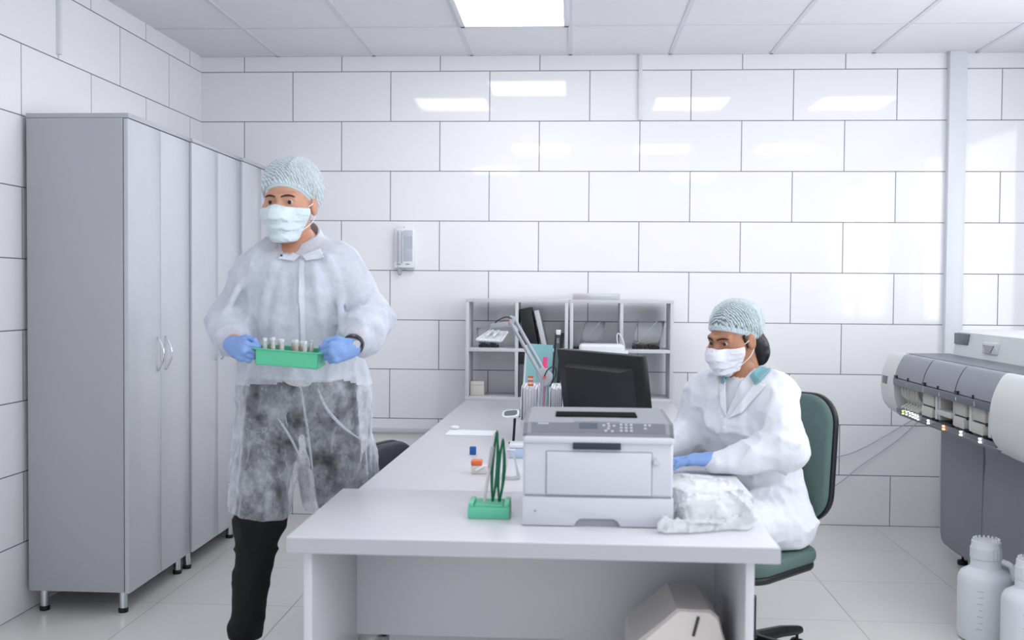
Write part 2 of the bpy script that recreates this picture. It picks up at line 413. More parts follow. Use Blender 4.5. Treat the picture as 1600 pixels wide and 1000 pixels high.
strip(pf(840, 666)[0], pf(857, 666)[0], .80, .90, LTEXT, 'lettering', .0018, cp)
for k, (px, s) in enumerate([(944, .75), (951, .90), (951, .45), (952, .68), (960, .72), (947, .25), (957, .22)] + [(971+8*i, .82-.27*j) for i in range(3) for j in range(3)] + [(1009, .8), (1009, .5), (1016, .8)]):
    xx = pf(px, 670)[0]; strip(xx-.0035, xx+.0035, s-.07, s+.07, LTEXT, 'key', .0024, cp)
b = MB(); b.box(pf(867, 650)[0], pf(1001, 650)[0], yf+.13, yf+.235, 1.0285, 1.0320, 0); b.build('output_slot', mat('slot_black', '#0b0c10', .9, spec=.1), t)
b = MB(); b.box(pf(897, 655)[0], pf(971, 655)[0], yf+.035, yf+.128, 1.024, 1.0290, .001); b.build('paper_stop', GREYP, t)

# ------------------------------------------------------------------ green stand with tweezers
t = thing('instrument_holder', 'small green block with grooves holding tweezers left of the printer', 'holder', (1.481, -3.32, DZ))
hx0, hx1, hy0, hy1 = 1.424, 1.539, -3.365, -3.268
b = MB(); b.box(hx0, hx1, hy0, hy1, DZ, .783, .003); b.build('base', GREEN, t)
b = MB()
for k in range(5):
    yy = hy0+.006+k*.019; b.box(hx0+.018, hx1-.018, yy, yy+.010, .782, .790, .002)
b.box(hx0+.001, hx0+.016, hy0+.001, hy1-.001, .782, .795, .003); b.box(hx1-.016, hx1-.001, hy0+.001, hy1-.001, .782, .795, .003)
b.build('grooved_top', GREEN, t)
TWZ = mat('dark_green_coated_metal', '#0f6a4a', .3, .3); SCAL = mat('grey_handle', '#a9a9ab', .45)
def tweezers(bx, tx, tz, spread, label):
    t = thing('tweezers', label, 'tweezers', (bx, -3.317, .79), 'green tweezers in the green stand')
    for s in (-1, 1):
        b = MB()
        pts = [(bx+s*.001+(tx-bx)*k/10, -3.317, .79+(tz-.79)*k/10) for k in range(11)]
        pts = [(p[0]+s*spread*math.sin(math.pi*k/10)*(1 if k < 10 else 0), p[1], p[2]) for k, p in enumerate(pts)]
        b.tube(pts, [.0024+.0026*math.sin(math.pi*min(k/10, .9)) for k in range(11)], 8); b.build('arm', TWZ, t)
    b = MB(); b.ball((tx, -3.317, tz), (.003, .004, .006)); b.build('joint', TWZ, t)
tweezers(1.489, 1.500, .984, .006, 'taller dark green tweezers standing upright in the green stand')
tweezers(1.508, 1.517, .962, .007, 'shorter dark green tweezers in the green stand nearest the printer')
t = thing('scalpel', 'grey scalpel handle leaning in the green stand left of the tweezers', 'scalpel', (1.466, -3.325, .79))
b = MB(); b.tube([(1.466, -3.325, .787), (1.476, -3.325, .86), (1.480, -3.325, .885)], [.004, .0045, .005], 10); b.build('lower_handle', mat('pale_grey_handle', '#cfcac8', .5), t)
b = MB(); b.tube([(1.480, -3.325, .885), (1.489, -3.325, .945)], [.0055, .0055], 10); b.build('upper_handle', SCAL, t)

# ------------------------------------------------------------------ bits on the desk
def onz(px, py, z=DZ): return at(px, py, Z=z)
c = onz(798, 748)
t = thing('conical_flask', 'clear glass conical flask between the green stand and the printer', 'flask', c)
b = MB(); b.lathe([(.030, .001), (.033, .004), (.033, .010), (.013, .075), (.012, .095), (.014, .098)], 32, T(*c), False); b.build('flask_body', GLASS, t)
b = MB(); b.lathe([(.0125, .0955), (.0150, .0965), (.0150, .0990), (.0125, .100)], 32, T(*c)); b.build('rim', clear('rim_glass', a=.5), t)
c = onz(748, 741)
ORANGE = mat('orange_plastic', '#e8713f', .4)
t = thing('tip_box', 'small white box with an orange lid on the long desk', 'box', c)
b = MB(); b.box(c.x-.026, c.x+.028, c.y, c.y+.05, DZ, DZ+.030, .004); b.build('box_body', mat('milky_plastic', '#dcd6d4', .4), t)
b = MB(); b.box(c.x-.027, c.x+.010, c.y-.002, c.y+.045, DZ+.030, DZ+.046, .003); b.build('lid', ORANGE, t)
b = MB(); b.box(-.018, .018, -.002, .002, -.004, .004, .001, 1, T(c.x+.004, c.y-.003, DZ+.022) @ R(-30, 'Y')); b.build('clasp', PAPER, t)
c = onz(738, 712); t = MB().box(c.x-.013, c.x+.011, c.y+.02, c.y+.045, DZ, DZ+.030, .003).build('bottle_cap', mat('blue_plastic', '#1f57a4', .4)); tag(t, 'small blue plastic cap behind the orange lidded box', 'cap')
c = onz(806, 716)
t = thing('reagent_box', 'pale blue box with white lid partly behind the printer', 'box', c)
b = MB(); b.box(c.x-.025, c.x+.03, c.y, c.y+.09, DZ, DZ+.038, .004); b.build('box_body', mat('pale_blue_plastic', '#b4c8e2', .4), t)
b = MB(); b.box(c.x-.027, c.x+.032, c.y-.002, c.y+.092, DZ+.038, DZ+.052, .004); b.build('lid', WPLAST, t)
c = onz(733, 681); b = MB(); b.box(-.105, .105, -.08, .08, 0, .0035, .001, 1, T(c.x, c.y+.08, DZ) @ R(-2, 'Z')); tag(b.build('paper_sheet', PAPER), 'flat white paper leaflet lying on the long desk', 'paper')
c = onz(710, 672); b = MB(); b.ball((c.x, c.y, DZ+.0035+.008), (.022, .018, .010)); tag(b.build('paper_towel', PAPER), 'small crumpled white tissue lying on the white leaflet', 'tissue')

# mirror on a black rod
t = thing('bench_mirror', 'small white framed tilting mirror on a black rod left of the printer', 'mirror', onz(802, 693))
c = onz(802, 693)
b = MB(); b.tube([(c.x, c.y, DZ), (c.x+.006, c.y, DZ+.11)], .0055, 10); b.build('rod', BLACK, t)
b = MB(); b.lathe([(.02, 0), (.02, .004), (.007, .010)], 20, T(c.x, c.y, DZ)); b.build('base', BLACK, t)
Mm = T(c.x-.01, c.y-.005, DZ+.118) @ R(22, 'X') @ R(-6, 'Y')
b = MB()
def rrect(w, h, r, n=6):
    out = []
    for cx, cy, a0 in ((w/2-r, h/2-r, 0), (-w/2+r, h/2-r, 90), (-w/2+r, -h/2+r, 180), (w/2-r, -h/2+r, 270)):
        for k in range(n+1): a = math.radians(a0+90*k/n); out.append((cx+r*math.cos(a), cy+r*math.sin(a)))
    return out
b.prism(rrect(.072, .062, .02), .010, Mm, .002); b.build('frame', WPLAST, t)
b = MB(); b.prism(rrect(.054, .044, .013), .0008, Mm @ T(0, 0, .0098)); b.build('mirror_glass', mat('mirror_grey', '#7c8088', .15, .6, var=0), t)
c = onz(806, 652); b = MB(); b.box(c.x-.022, c.x+.022, c.y, c.y+.12, DZ, DZ+.022, .004); b.box(c.x-.016, c.x+.016, c.y+.01, c.y+.05, DZ+.022, DZ+.0225, 0)
tag(b.build('telephone', DARK), 'small dark grey handset lying behind the white framed mirror', 'telephone')

# white file boxes behind the printer
def file_box(name, px0, px1, ptop, Y, dep, label, group, m=WPLAST):
    """a magazine file with a rounded sloping shoulder; px0, px1 edges and ptop top in the photograph at depth Y"""
    a, c2 = at(px0, ptop, Y=Y), at(px1, ptop, Y=Y)
    t = thing(name, label, 'file box', ((a.x+c2.x)/2, Y, DZ), group)
    zt = a.z; w = c2.x-a.x
    prof = [(Y-.10, DZ), (Y-.10, DZ+.09), (Y-.07, DZ+.14), (Y-.03, zt-.015), (Y, zt), (Y+dep, zt), (Y+dep, DZ)]
    b = MB()
    for xa in (a.x, c2.x-.003): b.rings([[(xa, y, z) for y, z in prof], [(xa+.003, y, z) for y, z in prof]])
    b.box(a.x+.003, c2.x-.003, Y-.10, Y-.097, DZ, DZ+.09, 0); b.box(a.x+.003, c2.x-.003, Y+dep-.003, Y+dep, DZ, zt, 0); b.box(a.x+.003, c2.x-.003, Y-.097, Y+dep-.003, DZ, DZ+.003, 0)
    b.build('case', m, t)
    b = MB()
    for k in range(5):
        xa = a.x+.006+k*(w-.012)/5; b.box(xa, xa+(w-.016)/5, Y-.02, Y+dep-.006, DZ+.003, zt-.004-.004*(k % 3), .0005, 1)
    b.build('papers', mat('file_papers', '#dadbe0', .8, var=.05), t)
    return t
file_box('magazine_file', 815, 842, 604, -1.80, .20, 'white magazine file with sloping front beside the lamp post', 'white magazine files')
file_box('magazine_file', 859, 880, 604, -1.62, .18, 'white magazine file between the lamp post and the monitor', 'white magazine files')
c = at(829, 603, Y=-1.74)
t = thing('cream_tube', 'small orange and white striped bottle standing on the white magazine file', 'bottle', c)
for k in range(5):
    b = MB(); b.lathe([(.0115, .0088*k), (.0125, .0088*k+.002), (.0125, .0088*k+.0088)], 18, T(c.x, c.y, c.z)); b.build('band', ORANGE if k % 2 == 0 else WPLAST, t)
c = at(857, 640, Y=-1.80); c = at(857, 640, Y=-1.52); b = MB(); b.box(c.x-.006, c.x+.008, c.y-.13, c.y-.11, DZ, c.z+.030, .003); tag(b.build('marker_pen', mat('red_plastic', '#d8432f', .4)), 'red marker standing between lamp post and white file', 'pen')

# teal folder, black clip file, pink ruler, dark binder
TEAL = mat('teal_folder', '#86bcc2', .35, var=.02); PINK = mat('pink_plastic', '#e0407a', .35)
a, c2 = at(820, 600, Y=-.75), at(864, 540, Y=-.75)
t = thing('document_folder', 'teal document folder standing upright before the shelves', 'folder', (a.x+.08, -.75, DZ))
b = MB(); b.rings([[(a.x-.004, -.80, DZ), (c2.x-.01, -.80, DZ), (c2.x, -.72, c2.z), (a.x+.012, -.72, c2.z+.008)], [(a.x-.004, -.785, DZ), (c2.x-.01, -.785, DZ), (c2.x, -.705, c2.z), (a.x+.012, -.705, c2.z+.008)]]); b.build('cover', TEAL, t)
b = MB(); b.rings([[(a.x-.016, -.784, DZ), (c2.x-.02, -.784, DZ), (c2.x-.01, -.704, c2.z-.01), (a.x, -.704, c2.z)], [(a.x-.016, -.774, DZ), (c2.x-.02, -.774, DZ), (c2.x-.01, -.694, c2.z-.01), (a.x, -.694, c2.z)]]); b.build('sheets', PAPER, t)
a, c2 = at(867, 600, Y=-.85), at(873, 520, Y=-.85)
t = thing('clip_file', 'narrow black edged clear file with white clip standing beside the monitor', 'file', (a.x, -.85, DZ))
dx = .018
for q, w in ((0, .008), (.028, .018)):
    b = MB(); b.rings([[(a.x-.01+q-.02, -.86, DZ), (a.x-.01+q+w-.02, -.86, DZ), (a.x+q+w, -.86, c2.z), (a.x+q, -.86, c2.z)], [(a.x-.01+q-.02, -.80, DZ), (a.x-.01+q+w-.02, -.80, DZ), (a.x+q+w, -.80, c2.z), (a.x+q, -.80, c2.z)]]); b.build('spine', BLACK, t)
b = MB(); b.rings([[(a.x-.022, -.83, DZ), (a.x-.002, -.83, DZ), (a.x+.028, -.83, c2.z-.005), (a.x+.008, -.83, c2.z-.005)], [(a.x-.022, -.82, DZ), (a.x-.002, -.82, DZ), (a.x+.028, -.82, c2.z-.005), (a.x+.008, -.82, c2.z-.005)]]); b.build('pocket', mat('smoky_sheet', '#8fb0b4', .3), t)
b = MB(); b.box(a.x+.004, a.x+.028, -.865, -.80, c2.z-.01, c2.z+.014, .002); b.build('clip', WPLAST, t)
b = MB(); b.box(a.x+.006, a.x+.022, -.835, -.828, c2.z-.055, c2.z-.028, .001); b.build('label_tab', PAPER, t)
c = at(852, 558, Y=-.92)
b = MB(); b.box(-.012, .012, -.002, .002, 0, c.z-DZ, .004, 2, T(c.x-.02, -.90, DZ) @ R(4, 'Y')); tag(b.build('ruler', PINK), 'bright pink plastic ruler standing before the teal folder', 'ruler')

# ------------------------------------------------------------------ desk lamp
LG = mat('grey_lamp_metal', '#a8adb5', .35, .4)
t = thing('desk_lamp', 'grey jointed magnifier lamp clamped to the long desk', 'lamp', (1.59, -2.0, DZ))
J, Bs, Tp = Vector((1.597, -2.0, 1.030)), Vector((1.588, -2.0, .80)), Vector((1.462, -2.0, 1.262))
b = MB(); b.lathe([(.022, 0), (.022, .012), (.014, .02), (.014, .06), (.009, .065)], 24, T(1.588, -2.0, DZ)); b.build('base', LG, t)
b = MB()
for s in (-.008, .008): b.tube([Bs+Vector((s, s, 0)), J+Vector((s, s, 0))], .0075, 10)
b.build('lower_arm', LG, t)
b = MB(); 
for s in (-.007, .007): b.tube([J+Vector((s, s, s)), Tp+Vector((s, s, s))], .0075, 10)
b.build('upper_arm', LG, t)
b = MB(); b.prism([(-.035, .02), (-.02, .04), (.012, .034), (.034, .012), (.032, -.01), (.014, -.035), (-.008, -.04), (-.022, -.02)], .026, frame(J+Vector((0, .013, 0)), (1, 0, 0), (0, 0, 1), (0, -1, 0)), .004); j = b.build('joint', LG, t)
b = MB(); b.lathe([(.008, 0), (.008, .004), (0, .005)], 16, T(J.x, J.y-.014, J.z) @ R(90, 'X')); b.build('red_dot', mat('red_cap', '#d06a70', .4), j)
b = MB(); b.tube(smooth_path([J+Vector((.0, -.02, .005)), J+Vector((.012, -.025, .03)), J+Vector((.038, -.02, .045)), J+Vector((.045, 0, .01)), J+Vector((.02, .01, -.04))], 8), .0025, 8); b.build('cable', DARK, t)
b = MB(); b.box(-.012, .012, -.012, .012, -.03, .016, .004, 2, T(Tp.x, Tp.y, Tp.z) @ R(10, 'Y')); b.build('head_joint', LG, t)
b = MB(); b.tube([Tp+Vector((0, 0, -.01)), Tp+Vector((-.03, -.005, -.02)), Tp+Vector((-.05, -.01, -.025))], .008, 10); b.box(-.05, .02, -.02, .02, -.008, .012, .005, 2, T(Tp.x-.035, Tp.y-.01, Tp.z-.022) @ R(-8, 'Y')); hb = b.build('head', clear('frosted_grey', '#b8bdc2', .6, .3), t)
Q = [at(744, 531, Y=-2.12), at(764, 518, Y=-1.95), at(793, 519, Y=-1.95), at(783, 533, Y=-2.12)]
b = MB()
for i in range(4): b.tube([Q[i], Q[(i+1) % 4]], .0045, 8)
lf = b.build('lens_frame', mat('pale_lens_frame', '#cfd3d6', .3), t)
b = MB(); b.rings([Q, [q+Vector((0, 0, .003)) for q in Q]]); b.build('lens', CLEAR, lf)
b = MB()
for k in (.3, .6): 
    pa, pb = Q[0].lerp(Q[3], k), Q[1].lerp(Q[2], k); b.tube([pa.lerp(pb, .2)+Vector((0, 0, .01)), pa.lerp(pb, .85)+Vector((0, 0, .01))], .005, 8)
b.build('light_tube', mat('lamp_tube_off', '#d8dadb', .3), lf)
b = MB(); b.tube(smooth_path([Tp+Vector((0, -.01, .005)), Tp+Vector((-.025, -.012, .012)), Tp+Vector((-.06, -.015, -.005)), Tp+Vector((-.07, -.015, -.02))], 8), .0028, 8); b.build('cable', DARK, t)
b = MB(); b.lathe([(.006, 0), (.006, .003), (0, .004)], 12, T(Tp.x-.012, Tp.y-.014, Tp.z-.012) @ R(90, 'X')); b.build('red_dot', mat('red_cap2', '#d08a88', .4), t)

# ------------------------------------------------------------------ monitor seen from behind
A, Bm = Vector((1.641, -1.75, 1.131)), Vector((1.975, -2.2, 1.131))
ex = (Bm-A).normalized(); en = Vector((ex.y, -ex.x, 0)); en = -en if en.y > 0 else en      # outward from the back, towards the camera
tl = math.radians(8); ez = (Vector((0, 0, 1))*math.cos(tl) + en*math.sin(tl)).normalized(); en = ex.cross(ez); en = -en if en.y > 0 else en
W = (Bm-A).length; hM = .335
MM = frame(A, ex, ez, en)          # local: x along, y up, z outward
t = thing('computer_monitor', 'black computer monitor seen from behind beyond the printer', 'monitor', (1.81, -1.98, DZ))
MB_ = mat('black_monitor_shell', '#17191c', .4, var=.05, scale=40); MB2 = mat('charcoal_monitor_cover', '#24272a', .5, var=.05)
b = MB(); b.box(0, W, -hM, 0, -.030, 0, .006, 3, MM); b.build('shell', MB_, t)
b = MB(); b.rings([[MM @ Vector((x, y, 0)) for x, y in ((.07, -.055), (W-.06, -.055), (W-.06, -.31), (.07, -.31))], [MM @ Vector((x, y, .028)) for x, y in ((.085, -.068), (W-.115, -.068), (W-.115, -.30), (.085, -.30))]]); b.build('rear_cover', MB2, t)
b = MB(); b.box(.012, W-.012, -hM+.02, -.012, -.0315, -.0295, 0, 1, MM); b.build('screen', mat('screen_off', '#0c0e12', .15), t)
b = MB(); b.tube([MM @ Vector((W/2, -.25, .02)), MM @ Vector((W/2, -.34, .03)), Vector((1.83, -2.0, DZ+.035))], [.022, .022, .024], 14); b.build('neck', MB_, t)
b = MB(); b.lathe([(.11, 0), (.11, .006), (.03, .014)], 32, T(1.83, -2.0, DZ)); b.build('foot', MB_, t)

# ------------------------------------------------------------------ shelves at the wall and what lies in them
SH = mat('shelf_laminate', '#c9cad0', .4, var=.012)
yF, yB, zB, zT, zM = -.30, -.035, DZ, 1.334, 1.040
def shelf_unit(xa, xb, label):
    t = thing('shelf_unit', label, 'shelf', ((xa+xb)/2, -.17, DZ), 'open white shelf units at the back wall')
    e = .019
    for nm, q in (('top_board', (xa, xb, zT-e, zT)), ('bottom_board', (xa, xb, zB, zB+e)), ('middle_board', (xa+e, xb-e, zM-e/2, zM+e/2))):
        b = MB(); b.box(q[0], q[1], yF, yB, q[2], q[3], .001); b.build(nm, SH, t)
    xm = (xa+xb)/2
    for nm, x in (('side_board', xa), ('side_board', xb-e)):
        b = MB(); b.box(x, x+e, yF, yB, zB+e, zT-e, .001); b.build(nm, SH, t)
    for z0, z1 in ((zB+e, zM-e/2), (zM+e/2, zT-e)):
        b = MB(); b.box(xm-e/2, xm+e/2, yF, yB, z0, z1, .001); b.build('divider', SH, t)
shelf_unit(1.094, 1.684, 'open white four-compartment shelf on the left half of the desk end')
shelf_unit(1.694, 2.284, 'open white four-compartment shelf at the right, half behind the monitor')
zS, z2 = zM+.0103, zB+.0198
def visor(x, y, z, w, h, lean, label, strap, group='clear face visors on the shelves'):
    """a clear bent sheet with a headband lying at its foot"""
    t = thing('face_visor', label, 'visor', (x, y, z), group)
    b = MB(); r = []
    for k in range(2):
        r.append([(x-w/2*math.cos(math.pi*i/14) + lean*k*h, y-.014*math.sin(math.pi*i/14)+.02*k, z+.012+h*k) for i in range(15)])
    b.rings(r, cap=False, closed=False); o = b.build('clear_sheet', CLEAR, t)
    sm = o.modifiers.new('thickness', 'SOLIDIFY'); sm.thickness = .001
    b = MB(); b.tube([Vector(r[0][3]).lerp(Vector(r[1][9]), .05), Vector(r[0][3]).lerp(Vector(r[1][9]), 1)], .0022, 6); b.tube([r[0][-1], r[1][-1]], .0016, 6); b.build('sheet_edge', mat('bright_clear_edge', '#f4f6fa', .15), o)
    if strap:
        b = MB()
        for k in range(7):
            q = w*k/7-w/2; b.box(x+q, x+q+w/7*.9, y-.045-.004*(k % 2), y-.02, z, z+.016+.006*((k*5) % 3), .003)
        b.lathe([(.011, 0), (.011, .006)], 14, T(x+w*.3, y-.052, z+.014) @ R(90, 'X')); b.build('headband', BLACK, t)
visor(1.222, -.17, zS, .12, .10, -.2, 'clear visor with short black band in the upper left compartment', True)
visor(1.81, -.12, zS, .12, .14, .25, 'clear visor lying in the compartment behind the white box', False)
visor(2.135, -.17, zS, .16, .15, .22, 'clear visor with long black band in the upper right compartment', True)
t = thing('ring_binder', 'black ring binder leaning in the upper compartment right of the lamp', 'binder', (1.43, -.18, zS))
b = MB(); b.box(-.035, .035, -.12, .12, 0, .225, .003, 2, T(1.478, -.165, zS+.0085) @ R(-11, 'Y')); b.build('cover', BLACK, t)
t = thing('ring_binder', 'light grey binder leaning on the black binder in the compartment', 'binder', (1.52, -.18, zS))
b = MB(); b.box(-.014, .014, -.115, .115, 0, .222, .003, 2, T(1.550, -.165, zS+.0045) @ R(-13, 'Y')); b.build('cover', mat('light_grey_binder', '#bdbec3', .5), t)
t = thing('ring_binder', 'dark grey binder standing in the lower compartment behind the white file', 'binder', (1.42, -.18, z2))
b = MB(); b.box(1.402, 1.432, -.29, -.06, z2, z2+.255, .002); b.build('cover', mat('dark_grey_binder', '#55575d', .5), t)
b = MB(); b.box(1.4015, 1.4325, -.2925, -.289, z2+.19, z2+.256, .001); b.build('spine_label', BLACK, t)
t = thing('carton', 'small cream carton in the lower left compartment', 'carton', (1.155, -.2, z2))
b = MB(); b.box(1.117, 1.197, -.24, -.16, z2, z2+.082, .002); b.build('box', mat('cream_card', '#cfcac2', .7, var=.04), t)
b = MB(); b.box(1.1165, 1.1975, -.2405, -.1595, z2+.060, z2+.063, 0); b.build('lid_seam', mat('cream_card_shade', '#b9b3aa', .7), t)
wa, wb_ = at(905, 538, Y=-.52), at(979, 548, Y=-.52)
t = thing('white_appliance', 'tall white rounded device between monitor and shelves, only its top seen', 'device', ((wa.x+wb_.x)/2, -.45, DZ))
b = MB(); b.box(wa.x, wb_.x-.01, -.52, -.36, DZ, wa.z, .018, 4); b.build('body', WPLAST, t)
b = MB(); b.box(wb_.x-.03, wb_.x+.01, -.50, -.38, DZ, wb_.z, .003, 2); b.build('side_tray', WPLAST, t)
b = MB(); b.tube(smooth_path([(wb_.x-.045, -.45, wa.z-.01), (wb_.x-.05, -.44, wa.z+.045), (wb_.x-.04, -.44, wa.z+.058), (wb_.x-.015, -.44, wa.z+.02), (wb_.x-.005, -.45, wb_.z)], 8), .003, 8); b.build('cable', WPLAST, t)
b = MB(); b.box(1.715, 1.75, -.29, -.20, zS, zS+.013, .004); tag(b.build('stapler', BLACK), 'small black stapler left of the low white box', 'stapler')
t = thing('clear_case', 'clear flat case with pink contents lying on top of the right shelf', 'case', (1.83, -.2, zT))
b = MB(); b.box(1.705, 1.978, -.27, -.12, zT, zT+.036, .003); b.build('case', clear('case_plastic', '#f0f2f6', .35, .1), t)
b = MB(); b.box(1.712, 1.79, -.262, -.13, zT+.004, zT+.030, .004); b.build('contents', mat('pink_contents', '#d9b3cc', .5, var=.15), t)
b = MB(); b.box(1.80, 1.965, -.262, -.13, zT+.004, zT+.020, .003); b.build('white_contents', PAPER, t)
b = MB(); b.box(1.64, 1.70, -.28, -.2, zT, zT+.003, .001); tag(b.build('card', PAPER), 'small white card lying on the shelf top beside the clear case', 'card')

# ------------------------------------------------------------------ wall hygrometer
t = thing('hygrometer', 'white wall hygrometer with two glass tubes on the tiled back wall', 'hygrometer', (.69, -.02, 1.64))
b = MB(); b.box(.632, .752, -.034, 0, 1.515, 1.752, .004); b.prism([(.655, 1.75), (.735, 1.75), (.722, 1.772), (.668, 1.772)], .03, frame((0, -.002, 0), (1, 0, 0), (0, 0, 1), (0, -1, 0)), .003); b.build('backplate', mat('bright_white_plastic', '#f0f2f5', .4, var=.01), t)
b = MB(); b.box(.636, .675, -.0365, -.033, 1.55, 1.745, .001); sc = b.build('scale_plate', mat('scale_white', '#d5d8e0', .5), t)
b = MB()
for k in range(22): b.box(.641, .650 if k % 5 else .655, -.0372, -.0362, 1.565+.0075*k, 1.567+.0075*k, 0); b.box(.660, .668, -.0372, -.0362, 1.565+.0075*k, 1.567+.0075*k, 0)
b.build('scale_mark', LTEXT, sc)
for x in (.657, .680):
    b = MB(); b.tube([(x, -.040, 1.485 if x < .67 else 1.54), (x, -.040, 1.735)], .0028, 8); b.build('thermometer', clear('tube_glass', '#c9ced8', .5), t)
b = MB(); b.box(.688, .742, -.037, -.033, 1.555, 1.742, .001); tb = b.build('table_plate', mat('table_grey', '#c5cad6', .4), t)
b = MB(); b.box(.690, .740, -.0375, -.0365, 1.63, 1.705, 0); b.build('chart', mat('chart_grey', '#b7bdca', .4), tb)
b = MB()
for x, w in ((.645, .024), (.700, .024)): b.box(x, x+w, -.0355, -.0338, 1.535, 1.539, 0)
b.box(.690, .693, -.0358, -.0338, 1.757, 1.763, 0); b.build('lettering', DARK, t)
b = MB(); b.lathe([(.002, -.028), (.011, -.022), (.013, -.005), (.010, .012)], 18, T(.662, -.022, 1.497)); b.build('water_bulb', clear('bulb_glass', '#c8ccd6', .35), t)
b = MB(); b.box(.700, .745, -.03, -.004, 1.50, 1.515, .003); b.build('ledge', mat('grey_ledge', '#b4b8c2', .5), t)

# ------------------------------------------------------------------ jugs on the floor
JUG = mat('milky_jug_plastic', '#dfe4ea', .3, var=.01, sss=.15)
def jug(cx, cy, label):
    t = thing('carboy', label, 'jug', (cx, cy, 0), 'white plastic jugs on the floor by the plotter')
    M0 = T(cx, cy, 0)
    b = MB(); b.lathe([(.092, 0), (.101, .006), (.104, .018), (.104, .235), (.101, .252), (.092, .268), (.075, .279), (.062, .286), (.058, .292), (.0575, .322), (.054, .324)], 48, M0); b.build('body', JUG, t)
    b = MB()
    r = []
    for k in range(48*2):
        a = 2*math.pi*k/96; r.append(.0585+(.0016 if k % 4 < 2 else 0))
    b.rings([[(cx+r[k]*math.cos(2*math.pi*k/96), cy+r[k]*math.sin(2*math.pi*k/96), z) for k in range(96)] for z in (.324, .366)]); b.lathe([(.0595, .366), (.056, .372), (.055, .392), (.048, .396)], 48, M0); cp = b.build('cap', WPLAST, t)
    b = MB()
    for k in range(18):
        a = 2*math.pi*k/18; b.box(-.004, .004, -.004, .004, 0, .012, .0015, 1, M0 @ R(20*k, 'Z') @ T(.047, 0, .392))
    b.build('cap_tooth', WPLAST, cp)
    b = MB(); b.tube(smooth_path([(cx+.05, cy-.03, .318), (cx+.078, cy-.05, .305), (cx+.086, cy-.053, .27), (cx+.085, cy-.052, .25)], 6), .012, 10); b.build('handle', JUG, t)
    b = MB()
    for k in range(7): b.box(-.1046, -.1036, -.012, .004 if k % 2 else .012, .06+.025*k, .062+.025*k, 0, 1, M0 @ R(58, 'Z'))
    b.build('volume_mark', mat('grey_print', '#a9b0b8', .6, var=0), t)
jug(3.372, -1.98, 'white plastic jug with ribbed cap standing wholly in view by the plotter')
jug(3.425, -2.27, 'white plastic jug cut by the edge of the picture, nearest the camera')
# ------------------------------------------------------------------ soft bodies: distance fields turned into one closed skin
def V3(p): return np.array(p, dtype=np.float64)
def f_cap(P, a, b, ra, rb):
    a, b = V3(a), V3(b); d = b-a
    t = np.clip(((P-a) @ d)/(d @ d + 1e-12), 0, 1)
    return np.linalg.norm(P-a-t[..., None]*d, axis=-1) - (ra+(rb-ra)*t)
def f_ell(P, c, r, A=None):
    q = P-V3(c)
    if A is not None: q = q @ np.array(A).T
    r = V3(r); k0 = np.linalg.norm(q/r, axis=-1); k1 = np.linalg.norm(q/(r*r), axis=-1)+1e-9
    return k0*(k0-1)/k1
def smin(a, b, k):
    h = np.maximum(k-np.abs(a-b), 0)/k
    return np.minimum(a, b)-h*h*k*.25
def smax(a, b, k): return -smin(-a, -b, k)
def f_plane(P, p, n): n = V3(n); return (P-V3(p)) @ (n/np.linalg.norm(n))
_rs = np.random.RandomState(5); _LAT = _rs.rand(32, 32, 32)
def vnoise(Q):
    i = np.floor(Q).astype(int); f = Q-i; f = f*f*(3-2*f); i &= 31; j = (i+1) & 31
    out = 0
    for a in (0, 1):
        for b in (0, 1):
            for c in (0, 1):
                w = (f[..., 0] if a else 1-f[..., 0])*(f[..., 1] if b else 1-f[..., 1])*(f[..., 2] if c else 1-f[..., 2])
                out = out + w*_LAT[(j if a else i)[..., 0], (j if b else i)[..., 1], (j if c else i)[..., 2]]
    return out
def crease(P, s, seed=0., sharp=3):
    w = np.abs(vnoise(P*V3(s)+seed)*2-1)
    return (1-np.minimum(w*1.6, 1))**sharp

